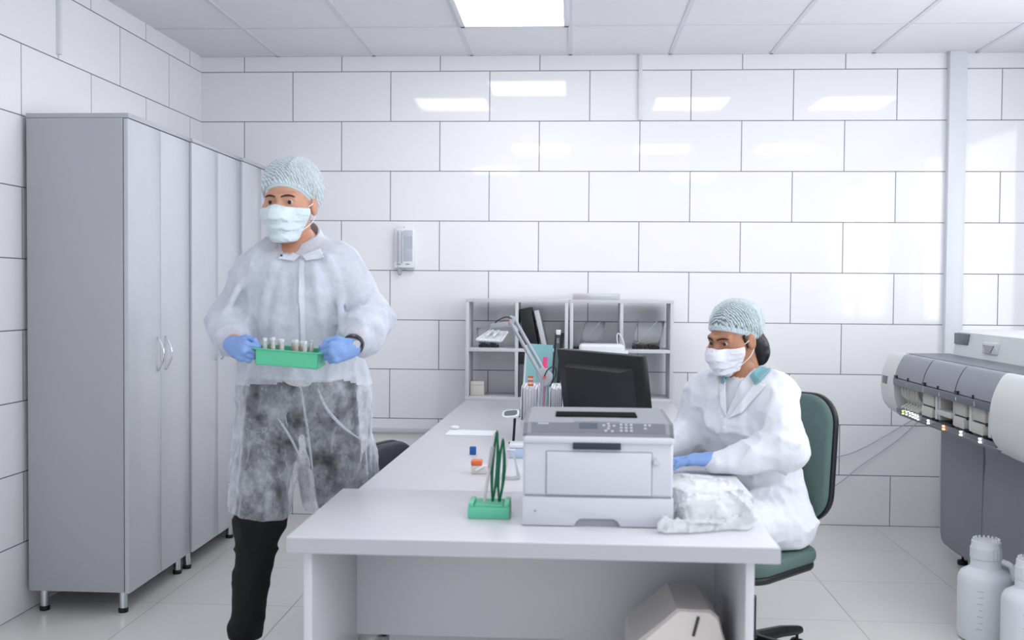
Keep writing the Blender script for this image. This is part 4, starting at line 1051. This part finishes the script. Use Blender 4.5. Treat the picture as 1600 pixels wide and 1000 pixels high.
b = MB(); b.lathe([(.033, -.011), (.036, -.009), (.036, .009), (.033, .011)], 28, Mw, False); wt = b.build('watch_strap', LEATHER, man)
b = MB(); cv = c+Vector((.018, -.032, .004)); b.lathe([(.012, -.004), (.0145, 0), (.013, .005), (0, .005)], 24, Matrix.Translation(cv) @ Vector((.35, -.93, .1)).to_track_quat('Z', 'Y').to_matrix().to_4x4()); b.build('watch_case', STEEL, wt)

# ------------------------------------------------------------------ the green rack and its vials
r0, r1 = at(399, 544, Y=YM-.30), at(497, 552, Y=YM-.31)
ex_ = (r1-r0).normalized(); ez_ = (Vector((0, -.12, 1))-ex_*ex_.z).normalized(); ez_ = (ez_-ex_*ez_.dot(ex_)).normalized(); ey_ = ez_.cross(ex_); Lr = (r1-r0).length
MR = frame(r0, ex_, ey_, ez_)
rk = thing('vial_rack', 'bright green plastic rack of vials held in both gloved hands', 'rack', r0)
RG = mat('bright_green_plastic', '#5cc49a', .4, var=.02)
b = MB(); b.box(0, Lr, 0, .004, -.054, 0, .0015, 1, MR); b.box(0, Lr, .086, .09, -.054, 0, .0015, 1, MR); b.box(0, .004, 0, .09, -.054, 0, .0015, 1, MR); b.box(Lr-.004, Lr, 0, .09, -.054, 0, .0015, 1, MR); b.box(0, Lr, 0, .09, -.054, -.050, .001, 1, MR)
b.build('tray', RG, rk)
b = MB(); b.box(-.006, Lr+.006, -.003, .004, -.003, .001, .001, 1, MR); b.box(-.012, .004, 0, .09, -.003, .001, .001, 1, MR); b.box(Lr-.004, Lr+.012, 0, .09, -.003, .001, .001, 1, MR); b.build('rim', RG, rk)
VG = clear('vial_glass', '#f2f4f6', .3, .05)
LIQ = [mat('amber_liquid', '#b4763a', .3), mat('rusty_liquid', '#a9713f', .3), mat('milky_liquid', '#e6e2dc', .4), mat('honey_liquid', '#d29a58', .3)]
names = ['vial at the rack end by the right-hand glove of the pair, white capped', '', '']
spec = [(.10, 1.00, 2, 'first vial from the left end of the green rack, white labelled'), (.17, .94, 0, 'second vial from the left in the green rack, amber filled'), (.235, 1.10, 2, 'third vial from the left in the green rack, tallest and pale'),
        (.31, .92, 0, 'fourth vial from the left in the green rack, amber filled'), (.375, 1.02, 2, 'fifth vial from the left in the green rack, pale and clear'), (.53, .92, 1, 'vial right of the gap in the rack, rust coloured'),
        (.605, 1.06, 3, 'honey coloured vial beside the rust coloured one in the rack'), (.66, .9, 1, 'short rusty vial third from the right end of the rack'), (.745, 1.0, 2, 'second vial from the right end of the rack, white'), (.81, 1.02, 2, 'last vial at the right end of the rack, white with grey stopper')]
for k, (u, hh, lq, lab) in enumerate(spec):
    x, y = u*Lr, .030+.022*(k % 2); z0 = -.049; zt = .020+.022*(hh-.8)*2.2
    v = thing('sample_vial', lab, 'vial', MR @ Vector((x, y, z0)), 'vials in the green rack')
    Mv = MR @ T(x, y, 0)
    b = MB(); b.lathe([(.0075, z0), (.0078, z0+.002), (.0078, zt-.012), (.0062, zt-.009), (.0062, zt-.006)], 16, Mv); b.build('glass', VG, v)
    b = MB(); b.lathe([(.0066, z0+.002), (.0066, zt-.017)], 14, Mv); b.build('filling', LIQ[lq], v)
    b = MB(); b.lathe([(.0068, zt-.008), (.0068, zt-.001), (.006, zt)], 14, Mv); b.build('stopper', WPLAST if k != 9 else mat('grey_stopper', '#b5b9c0', .5), v)
# ------------------------------------------------------------------ the seated person at the desk
wo = thing('person', 'seated person in white lab coat with teal collar working at the desk', 'person', (2.44, -2.38, 0))
yawW = math.radians(-50)
DW = V3((math.sin(math.radians(-44)), -math.cos(math.radians(-44)), 0)); LW = V3((-DW[1], DW[0], 0)); UP = V3((0, 0, 1))
AW = np.stack([LW, DW, UP], 1)
def a3w(px, py, Y): return V3(at(px, py, Y=Y))
wsL, wsR = a3w(1210, 618, -2.48), a3w(1104, 612, -2.30)
weL, weR = a3w(1230, 702, -2.60), a3w(1082, 672, -2.27)
wwL, wwR = a3w(1112, 727, -2.60), a3w(1034, 704, -2.40)
wnk = a3w(1163, 578, -2.38); wch = a3w(1162, 660, -2.37); wbl = a3w(1182, 735, -2.35); whp = a3w(1186, 806, -2.36)
F0 = at(1121, 529, Y=-2.46); fm = V3((math.sin(yawW), -math.cos(yawW), 0))
HW = Head(V3(F0)-.085*.98*fm, yawW, math.radians(12), 0, .98)
kL, kR = whp+DW*.40+LW*.10+UP*.03, whp+DW*.40-LW*.10+UP*.03
fL, fR = kL+DW*.06-UP*(kL[2]-.09), kR+DW*.06-UP*(kR[2]-.09)
def torsoW(P, g):
    d = f_ell(P, wch, (.150+g, .098+g, .19), AW.T)
    d = smin(d, f_ell(P, wbl, (.140+g, .105+g, .17), AW.T), .10)
    d = smin(d, f_ell(P, whp, (.165+g, .130+g, .115+g*.5), AW.T), .10)
    d = smin(d, f_ell(P, wch+DW*.06+UP*-.01, (.115+g, .06+g*.5, .07), AW.T), .05)
    d = smin(d, f_cap(P, wsR+LW*.02, wsL-LW*.02, .055+g, .055+g), .07)
    return d
def bodyW(P):
    d = torsoW(P, 0)
    d = smin(d, f_cap(P, wnk-UP*.07, wnk+V3((-.025, -.015, .05)), .056, .047), .05)
    for s_, e, w in ((wsR, weR, wwR), (wsL, weL, wwL)):
        d = smin(d, f_cap(P, s_, e, .044, .037), .03); d = smin(d, f_cap(P, e, w, .037, .025), .02)
    for s_, k_, f_ in ((-1, kR, fR), (1, kL, fL)):
        d = smin(d, f_cap(P, whp+LW*.09*s_-UP*.01, k_, .080, .058), .05); d = smin(d, f_cap(P, k_, f_, .052, .036), .03)
    seat = np.maximum(np.hypot(P[..., 0]-whp[0]-DW[0]*.08, P[..., 1]-whp[1]-DW[1]*.08)-.33, P[..., 2]-.47)
    d = np.maximum(d, -seat)
    bq = P-V3((2.520, -2.200, .765)); bB = V3((-.66, -.75, 0))/.999; bnn = bB*math.cos(.10)+UP*math.sin(.10); bl = V3((.75, -.66, 0))/.999
    d = np.maximum(d, -np.maximum(bq @ bnn-.078-.55*(bq @ bl)**2, np.abs(bq[..., 2])-.30))
    return np.maximum(d, -np.maximum(P[..., 0]-2.292, np.abs(P[..., 2]-.728)-.0235))
wlo = np.array([1.75, -3.0, .02]); whi = np.array([2.85, -2.0, 1.25])
h0, h1 = HW.box()
def pickW(c):
    nk = np.hypot(c[:, 0]-wnk[0], c[:, 1]-wnk[1]); r = np.ones(len(c), int)
    r[(c[:, 2] > wnk[2]-.022) & (nk < .10)] = 0; r[c[:, 2] > wnk[2]+.04] = 0
    r[np.minimum(np.linalg.norm(c-wwR, axis=1), np.linalg.norm(c-wwL, axis=1)) < .07] = 0
    r[c[:, 2] < .40] = 2
    return r
skin_obj('body', [(bodyW, wlo, whi, .010), (HW.face, h0, h1, .0034)], [SKINW, SHIRT, BLACKC], wo, pickW)
head_gear(HW, wo, MASKW, (.086, .050), (-.118, -.050), .010, HAIRD, BROWW, True, NETW)
def coatW_solid(P):
    d = torsoW(P, .016)
    d = smin(d, f_cap(P, wnk-UP*.085, wnk-UP*.06, .085, .070), .05)
    d = smin(d, f_ell(P, whp-UP*.03-DW*.02, (.180, .155, .125), AW.T), .06)
    for s_, e, w in ((wsR, weR, wwR), (wsL, weL, wwL)):
        d = smin(d, f_cap(P, s_, e, .068, .064), .05)
        mid = e*.5+w*.5
        d = smin(d, f_cap(P, e, mid, .064, .055), .03); d = smin(d, f_cap(P, mid, e*.06+w*.94, .055, .036), .02)
    for s_, k_ in ((-1, kR), (1, kL)): d = smin(d, f_cap(P, whp+LW*.10*s_, whp*.25+k_*.75, .098, .085), .05)
    d = d-.013*crease(P, (9, 9, 9), 1.5, 3)-.008*crease(P, (18, 18, 15), 4, 3)-.003*crease(P, (34, 34, 30), 9, 3)
    return d
vA, vB = wnk+DW*.055+UP*.01, wch+DW*.150+UP*.02
def coatW(P):
    d = coatW_solid(P)
    d = smax(d, -f_cap(P, vA, vB, .060, .006), .006)
    d = smax(d, -f_cap(P, wnk-UP*.03, wnk+UP*.1, .060, .060), .006)
    d = np.maximum(d, -np.maximum(P[..., 0]-2.292, np.abs(P[..., 2]-.728)-.028))
    bq = P-V3((2.520, -2.200, .765)); bB = V3((-.66, -.75, 0))/.999; bnn = bB*math.cos(.10)+UP*math.sin(.10); bl = V3((.75, -.66, 0))/.999
    inb = np.maximum(bq @ bnn-.068-.55*(bq @ bl)**2, np.abs(bq[..., 2])-.30)
    d = np.maximum(d, -inb)
    return smax(d, .468-P[..., 2], .02)
skin_obj('lab_coat', [(coatW, (1.85, -3.0, .43), (2.85, -2.0, wnk[2]+.06), .0075)], [COATW], wo)
cw = V3(EYE)-wch; cw /= np.linalg.norm(cw)
def PW(px, py): return a3w(px, py, -2.6)
LAPEL = cloth('white_lapel', '#e4e7ee', .97, 1.0, 10, bump=.08)
TEALC = mat('teal_collar_cloth', '#78a8b2', .75, var=.05, scale=60, bump=.1)
drape('lapel', coatW_solid, [PW(1181, 596), PW(1198, 600), PW(1160, 644), PW(1137, 654)], cw, LAPEL, wo, lift=.007)
drape('lapel', coatW_solid, [PW(1122, 596), PW(1132, 594), PW(1134, 652), PW(1124, 634)], cw, LAPEL, wo, lift=.007)
def coatW_neck(P): return smin(coatW_solid(P), f_cap(P, wnk-UP*.08, wnk+UP*.012, .088, .066), .02)
drape('teal_collar', coatW_neck, [PW(1186, 570), PW(1208, 572), PW(1181, 600), PW(1172, 586)], cw, TEALC, wo, lift=.012, thick=.004)
drape('teal_collar', coatW_neck, [PW(1129, 582), PW(1142, 582), PW(1136, 590), PW(1127, 597)], cw, TEALC, wo, lift=.012, thick=.004)
nb = MB(); L = []
for i in range(31):
    a = math.radians(70+220*i/30); h = (1-math.cos(a))/2; dd = DW*math.cos(a)-LW*math.sin(a)*-1
    o = wnk-UP*.035-DW*.005; L.append([o+dd*.078-UP*.03, o+dd*.066+UP*(.005+.035*h), o+dd*.073+UP*(.006+.035*h), o+dd*.094-UP*(.022-.01*h), o+dd*.090-UP*.03])
nb.rings(L); nb.build('teal_collar', TEALC, wo, 50)
def button_at(px, py, f, d, m, per, r=.007):
    P = a3w(px, py, -2.6)+d*.4
    for _ in range(60): P = P-d*min(float(f(P[None])[0])*.8, .05)
    b = MB(); b.lathe([(r, 0), (r, .003), (0, .004)], 16, Matrix.Translation(P) @ Vector(d).to_track_quat('Z', 'Y').to_matrix().to_4x4()); b.build('button', m, per)
button_at(1131, 668, coatW_solid, cw, mat('pearl_button', '#e6ddd8', .3), wo)
hand('glove', wwL+V3((.0, .0, .020)), (-.96, .06, -.05), (.05, 1, .1), {'back': (.0, -.25, 1), 'deg': ((4, 10), (6, 12), (8, 14), (10, 16)), 'thumb': ((.022, .02, -.008), (.042, .045, -.016), (.048, .072, -.022), (.044, .094, -.026))}, NITRILE, wo, .92, cuff=.045)
hand('glove', wwR+V3((.0, .0, .022)), (-.95, -.25, -.03), (.0, -1, .1), {'back': (.0, .1, 1), 'deg': ((4, 10), (6, 12), (8, 14), (10, 16)), 'thumb': ((.022, .02, -.008), (.042, .045, -.016), (.048, .072, -.022), (.044, .094, -.026))}, NITRILE, wo, .92, cuff=.045)
for f_ in (fL, fR):
    b = MB(); b.box(-.045, .045, -.09, .11, -.085, -.02, .025, 4, frame(tuple(f_), tuple(LW), tuple(DW), (0, 0, 1))); b.build('shoe', LEATHER, wo)

# ------------------------------------------------------------------ office chairs
UPH = mat('green_upholstery', '#546a67', .85, var=.10, scale=45, bump=.1); UPHD = mat('dark_grey_upholstery', '#45474f', .6, var=.06, scale=45)
def bent(o, c0, ax, nrm, k):
    for v in o.data.vertices:
        s = (v.co-c0).dot(ax); v.co += nrm*(k*s*s)
def office_chair(c, facing, back_c, bw, bh, tilt, lean_face, uph, label, group, seat_z=.465, sw=.47, sd=.45, seat_off=.02):
    """c: column foot on the floor; facing: direction the sitter looks; back_c: middle of the backrest"""
    t = thing('office_chair', label, 'chair', (c[0], c[1], 0), group)
    F = Vector((*facing, 0)).normalized(); Lf = Vector((-F.y, F.x, 0))
    Bf = Vector((*lean_face, 0)).normalized(); Bl = Vector((-Bf.y, Bf.x, 0))
    bz = (Vector((0, 0, 1))*math.cos(tilt)-Bf*math.sin(tilt)); bn = Bl.cross(bz); bn = bn if bn.dot(Bf) > 0 else -bn
    Mb = frame(back_c, Bl, bz, bn)
    b = MB(); b.prism(rrect(bw, bh, .11, 10), .045, Mb, .018, 4); o = b.build('backrest', uph, t, 60); bent(o, Vector(back_c), Bl, bn, .55)
    b = MB(); b.prism(rrect(bw+.014, bh+.014, .115, 10), .030, Mb @ T(0, 0, -.026), .010, 3); o = b.build('back_shell', BLACK, t, 60); bent(o, Vector(back_c), Bl, bn, .55)
    Ms = frame((c[0]+F.x*seat_off, c[1]+F.y*seat_off, seat_z-.075), Lf, F, (0, 0, 1))
    b = MB(); b.prism(rrect(sw, sd, .10, 10), .050, Ms @ T(0, 0, .025), .020, 4); b.build('seat', uph, t, 60)
    b = MB(); b.prism(rrect(sw-.01, sd-.01, .10, 10), .030, Ms, .012, 3); b.build('seat_shell', BLACK, t, 60)
    s0 = Vector((c[0], c[1], seat_z-.07))-F*.12; s1 = Vector(back_c)-Bf*.03-Vector((0, 0, bh*.35)); b = MB()
    b.tube(smooth_path([s0, s0-F*.12-Vector((0, 0, .01)), Vector((s1.x, s1.y, s0.z+.06))-Bf*.03, s1], 6), .016, 10); b.build('back_bracket', BLACK, t)
    b = MB(); b.lathe([(.026, .09), (.026, .26), (.016, .262), (.016, seat_z-.07)], 18, T(c[0], c[1], 0)); b.build('column', BLACK, t)
    b = MB(); b.lathe([(.045, .075), (.045, .115), (.03, .125)], 20, T(c[0], c[1], 0)); b.build('hub', BLACK, t)
    for k in range(5):
        a = math.radians(office_chair.spin+72*k); d = Vector((math.cos(a), math.sin(a), 0)); e = Vector((c[0], c[1], 0))+d*.27
        b = MB(); b.tube([Vector((c[0], c[1], .098))+d*.03, Vector((c[0], c[1], .094))+d*.18, e+Vector((0, 0, .082)), e+d*.02+Vector((0, 0, .080))], [.026, .022, .018, .014], 10); lg = b.build('base_arm', BLACK, t)
        q = Vector((-d.y, d.x, 0)); b = MB()
        for s in (-.012, .012): b.lathe([(.006, -.008), (.024, -.007), (.026, 0), (.024, .007), (.006, .008)], 18, Matrix.Translation(e+q*s+Vector((0, 0, .0265))) @ q.to_track_quat('Z', 'Y').to_matrix().to_4x4())
        b.tube([e+Vector((0, 0, .03)), e+Vector((0, 0, .08))], .006, 8); b.build('caster', BLACK, lg)
    return t
office_chair.spin = 38
office_chair((2.37, -2.36), (DW[0], DW[1]), (2.520, -2.200, .765), .43, .47, .10, (-.66, -.75), UPH, 'office chair with green backrest carrying the seated person', 'office chairs at the desk', seat_off=.09)
office_chair.spin = 10
office_chair((1.15, -1.95), (.9, -.43), (.928, -1.87, .575), .32, .31, .12, (.9, -.43), UPHD, 'dark grey office chair pushed under the left side of the long desk', 'office chairs at the desk', .44)
# ------------------------------------------------------------------ the large-format plotter along the right-hand side
PLW = mat('plotter_light_grey', '#d2d4d4', .42, var=.01); PLD = mat('plotter_grey_panel', '#868993', .5, var=.03); PLC = mat('plotter_cover_grey', '#7b7e89', .22, var=.02)
PLB = mat('plotter_bar_grey', '#666a74', .4); PLI = mat('cartridge_grey', '#c3c3bd', .5, var=.02); NOTCH = mat('notch_dark', '#2c2d31', .6)
pl = thing('plotter', 'large grey and white wide-format plotter at the right side', 'plotter', (3.75, -1.6, 0))
Yf, Yn, Ye = -.52, -2.02, -2.75           # far end, end of the openings, near end
def extr(prof, y0, y1, name, m, per=pl, ang=30, bev=0):
    """profile of (x, z) carried along the machine"""
    b = MB(); b.rings([[(x, y0, z) for x, z in prof], [(x, y1, z) for x, z in prof]]); return b.build(name, m, per, ang)
def arc(pts, n=5): return [tuple(p) for p in smooth_path([(a, 0, z) for a, z in pts], n)]
def arc2(pts, n=5): return [(p.x, p.z) for p in smooth_path([(a, 0, z) for a, z in pts], n)]
front = arc2([(3.47, 1.068), (3.425, 1.062), (3.385, .985), (3.372, .90), (3.385, .81), (3.43, .755), (3.52, .712), (3.68, .672)], 5)
back = [(4.35, .672), (4.35, 1.05)]
mid = arc2([(3.47, 1.068), (3.425, 1.062), (3.400, .985), (3.398, .945)], 5)
# core behind the openings, end caps at both sides
extr([(3.47, 1.068), (3.425, 1.060), (3.400, .945), (3.475, .935), (3.475, .785), (3.385, .770), (3.43, .752), (3.52, .712), (3.68, .672)] + back, -.77, Yn, 'body', PLW)
extr(front + back, Yf-.03, -.77, 'end_cap', PLW); extr([(x+.02, z*.97+.026) for x, z in front] + back, Yf, Yf-.03, 'end_cap', PLW)
extr([(x-.014, z) for x, z in front] + back, Yn, Ye, 'end_cap', PLW)
b = MB(); b.box(3.372, 3.40, -.66, -.57, .90, .945, .003); b.build('badge', PLB, pl)
# three hinged covers above the openings
ys = [-.775, -1.195, -1.605, -2.015]
cov = arc2([(3.450, 1.0685), (3.420, 1.062), (3.388, 1.005), (3.374, .950)], 5)
for k in range(3):
    extr([(x, z) for x, z in cov] + [(x+.010, z-.004) for x, z in cov[::-1]], ys[k]-.003, ys[k+1]+.003, 'cover', PLC)
    b = MB(); b.box(3.368, 3.378, ys[k]-.045, ys[k]-.006, .944, .962, .001); b.box(3.369, 3.376, (ys[k]+ys[k+1])/2-.004, (ys[k]+ys[k+1])/2+.004, .944, .962, .001); b.build('cover_latch', BLACK, pl)
for y in ys[1:3]:
    b = MB(); b.rings([[(x-.001, y-.003, z) for x, z in cov] + [(x+.01, y-.003, z-.004) for x, z in cov[::-1]], [(x-.001, y+.003, z) for x, z in cov] + [(x+.01, y+.003, z-.004) for x, z in cov[::-1]]]); b.build('cover_gap', BLACK, pl)
b = MB(); b.box(3.366, 3.40, -2.015, -.775, .912, .946, .003); bar = b.build('number_bar', PLB, pl)
def text_mesh(body, size, M, m, per, name):
    c = bpy.data.curves.new(name, 'FONT'); c.body = body; c.size = size; c.align_x = 'CENTER'; c.extrude = .0004
    o = bpy.data.objects.new('lettering_source', c); COL.objects.link(o); bpy.context.view_layer.update()
    me = bpy.data.meshes.new_from_object(o.evaluated_get(bpy.context.evaluated_depsgraph_get())); bpy.data.objects.remove(o); bpy.data.curves.remove(c)
    me.name = name; me.transform(M); me.materials.clear(); me.materials.append(m)
    o = bpy.data.objects.new(name, me); COL.objects.link(o); adopt(o, per); return o
NUM = mat('white_print', '#e9eaee', .5, var=0)
for ch, px, py in (('1', 1416, 599), ('2', 1442, 607), ('3', 1467, 614), ('4', 1493, 622), ('5', 1522, 630)):
    p = at(px, py, X=3.3655); text_mesh(ch, .026, frame((3.3655, p.y, .919), (0, -1, 0), (0, 0, 1), (-1, 0, 0)), NUM, bar, 'numeral')
# bottom strip with indicator lights
sl = [(3.384, .792), (3.386, .772), (3.402, .752), (3.41, .76), (3.396, .79)]
LAMPG = glow('indicator_white', '#ffffff', 1.3); LAMPO = glow('indicator_amber', '#ffb27a', 2.0); LAMPY = glow('indicator_yellow', '#e8ff9a', 1.5)
b = MB(); b.rings([[(x, -2.015, z) for x, z in sl], [(x, -.78, z) for x, z in sl]]); st = b.build('indicator_strip', PLB, pl)
def lamp_at(px, py, m, w_=.006):
    p = at(px, py, X=3.386); b = MB()
    for dz in (.006, -.007): b.box(3.376, 3.396, p.y-w_, p.y+w_, p.z+dz-.0040, p.z+dz+.0040, .001)
    b.build('indicator', m, st)
for k, (px, py) in enumerate([(1412.5, 644), (1418, 645.5), (1423.5, 647.5), (1428, 649.5), (1432, 651), (1436, 653)]): lamp_at(px, py, LAMPY if k == 0 else LAMPG, .0026)
for px, py, m in ((1452, 659, LAMPG), (1476, 668, LAMPO), (1503, 677, LAMPG), (1533, 688, LAMPG)): lamp_at(px, py, m)
# ink bays: six slim tubes, then four wide cartridges between cheeks
for k in range(6):
    p = at(1411+4.6*k, 620, X=3.40); b = MB(); b.tube([(3.40, p.y, .905), (3.402, p.y-.004, .865), (3.425, p.y-.012, .845), (3.43, p.y-.015, .82), (3.40, p.y+.004, .795)], .011, 10); b.build('ink_tube', PLI, pl)
yb_ = lambda px: at(px, 640, X=3.38).y
for pa, pb, kind in ((1437, 1454, 0), (1461, 1486, 1), (1487, 1504, 0), (1515, 1534, 0)):
    ya, yb2 = yb_(pa), yb_(pb)
    if kind == 0:
        b = MB(); b.box(3.392, 3.475, yb2, ya, .852, .912, .006, 3); ct_ = b.build('cartridge', PLI, pl)
        b = MB(); b.box(3.388, 3.475, yb2+.006, ya, .800, .846, .004); b.build('cartridge_foot', PLI, ct_)
        b = MB(); b.box(3.398, 3.47, yb2+.002, ya-.002, .84, .856, .001); b.box(3.390, 3.47, yb2, ya-.012, .790, .803, .001); b.build('notch', NOTCH, ct_)
    else:
        b = MB(); b.box(3.395, 3.475, yb2, yb2+.02, .80, .912, .003); b.box(3.395, 3.475, ya-.025, ya, .80, .912, .003); b.box(3.382, 3.475, yb2+.01, ya-.01, .828, .852, .003); ct_ = b.build('cartridge', PLI, pl)
        b = MB(); b.box(3.455, 3.474, yb2+.022, ya-.03, .855, .905, .001); b.build('bay_back', mat('brownish_grey', '#8a857c', .5), ct_)
        b = MB(); b.box(3.39, 3.47, yb2+.02, ya-.02, .790, .800, .001); b.build('notch', NOTCH, ct_)
for px in (1458, 1511, 1541):
    y = yb_(px); b = MB(); b.box(3.392, 3.475, y-.018, y+.012, .80, .915, .004); b.build('bay_cheek', PLW, pl)
# upper unit behind
b = MB(); b.rings([[(3.66, -.78, 1.052), (3.685, -.78, 1.188), (3.75, -.78, 1.20), (4.3, -.78, 1.20), (4.3, -.78, 1.05)], [(3.64, Ye, 1.052), (3.665, Ye, 1.188), (3.73, Ye, 1.20), (4.3, Ye, 1.20), (4.3, Ye, 1.05)]]); b.build('upper_unit', PLW, pl, 30)
b = MB(); b.box(3.60, 3.66, -1.78, Ye, 1.055, 1.222, .01, 3); b.build('control_block', PLW, pl)
b = MB(); b.box(3.45, 3.68, -.70, Ye, 1.066, 1.071, .001); b.build('paper_slot_edge', PLB, pl)
p0, p1 = at(1483, 535, X=3.672), at(1513, 522, X=3.672); b = MB(); b.box(3.667, 3.690, p1.y, min(p0.y, -.785), p0.z-.002, p1.z, .002); b.build('label_panel', PLB, pl)
p0, p1 = at(1536, 552, X=3.66), at(1558, 537, X=3.66); b = MB(); b.box(3.655, 3.675, p1.y, p0.y, p0.z, p1.z, .003); hr = b.build('handle_plate', PLW, pl)
b = MB(); b.prism([(0, 0), (p0.y-p1.y-.03, 0), ((p0.y-p1.y)*.55, -.035), ((p0.y-p1.y)*.3, -.035)], .004, frame((3.6545, p0.y-.012, p1.z-.012), (0, -1, 0), (0, 0, 1), (-1, 0, 0))); b.build('handle_recess', mat('recess_grey', '#a9abad', .5), hr)
# grey side skirts, levelling feet
sk = [(0, .70), (.55, .70), (.55, .085), (.07, .085), (.03, .10), (.012, .135), (0, .45)]
b = MB(); b.prism([(u, z) for u, z in sk], .05, frame((3.69, -.70, 0), (0, -1, 0), (0, 0, 1), (-1, 0, 0)), .006); b.build('skirt_panel', PLD, pl)
b = MB(); b.box(3.66, 3.72, -1.25, -.79, .070, .088, .003); b.build('skirt_edge', DARK, pl)
c2 = [(-1.262, .70), (-1.278, .60), (-1.262, .50), (-1.255, .30), (-1.26, .0)]
b = MB(); b.prism([(-y, z) for y, z in c2] + [(2.7, 0), (2.7, .70)], .06, frame((3.70, 0, 0), (0, -1, 0), (0, 0, 1), (-1, 0, 0)), .004); b.build('skirt_panel', PLD, pl)
b = MB(); b.box(3.72, 4.2, -2.65, -.75, .10, .68, .01); b.build('stand', DARK, pl)
for x, y in ((3.71, -.844), (4.15, -.844), (4.15, -2.5)):
    b = MB(); b.lathe([(.024, 0), (.026, .006), (.026, .022), (.010, .026), (.006, .03), (.006, .10)], 18, T(x, y, 0)); b.build('levelling_foot', BLACK, pl)

# ------------------------------------------------------------------ the clear bag on the desk
FILM = clear('plastic_film', '#f8fafc', .36, .10)
bg = thing('plastic_bag', 'crumpled clear plastic bag of white packs at the right of the printer', 'bag', (2.07, -3.33, DZ))
def bagf(P):
    q = np.abs(P-V3((2.100, -3.335, .782)))-V3((.070, .088, .030)); d = np.linalg.norm(np.maximum(q, 0), axis=-1)+np.minimum(q.max(-1), 0)-.016
    q = np.abs(P-V3((2.075, -3.275, .812)))-V3((.060, .045, .020)); d = smin(d, np.linalg.norm(np.maximum(q, 0), axis=-1)+np.minimum(q.max(-1), 0)-.014, .03)
    d = smin(d, f_ell(P, (2.025, -3.466, .762), (.055, .018, .012)), .03); d = smin(d, f_ell(P, (1.974, -3.476, .768), (.03, .016, .012)), .02)
    d = d-.013*crease(P, (12, 12, 16), 2, 5)-.010*crease(P, (30, 30, 34), 7, 4)-.004*crease(P, (60, 60, 60), 3, 4)
    return smax(d, .7515-P[..., 2], .004)
skin_obj('film', [(bagf, (1.92, -3.55, .74), (2.25, -3.14, .90), .0045)], [FILM], bg, relax=1)
b = MB(); b.box(2.03, 2.12, -3.40, -3.28, .756, .800, .012, 3, T(0, 0, 0)); b.box(2.05, 2.13, -3.31, -3.24, .757, .815, .012, 3); b.build('packs', mat('white_packs', '#eef0f3', .6, var=.03), bg)
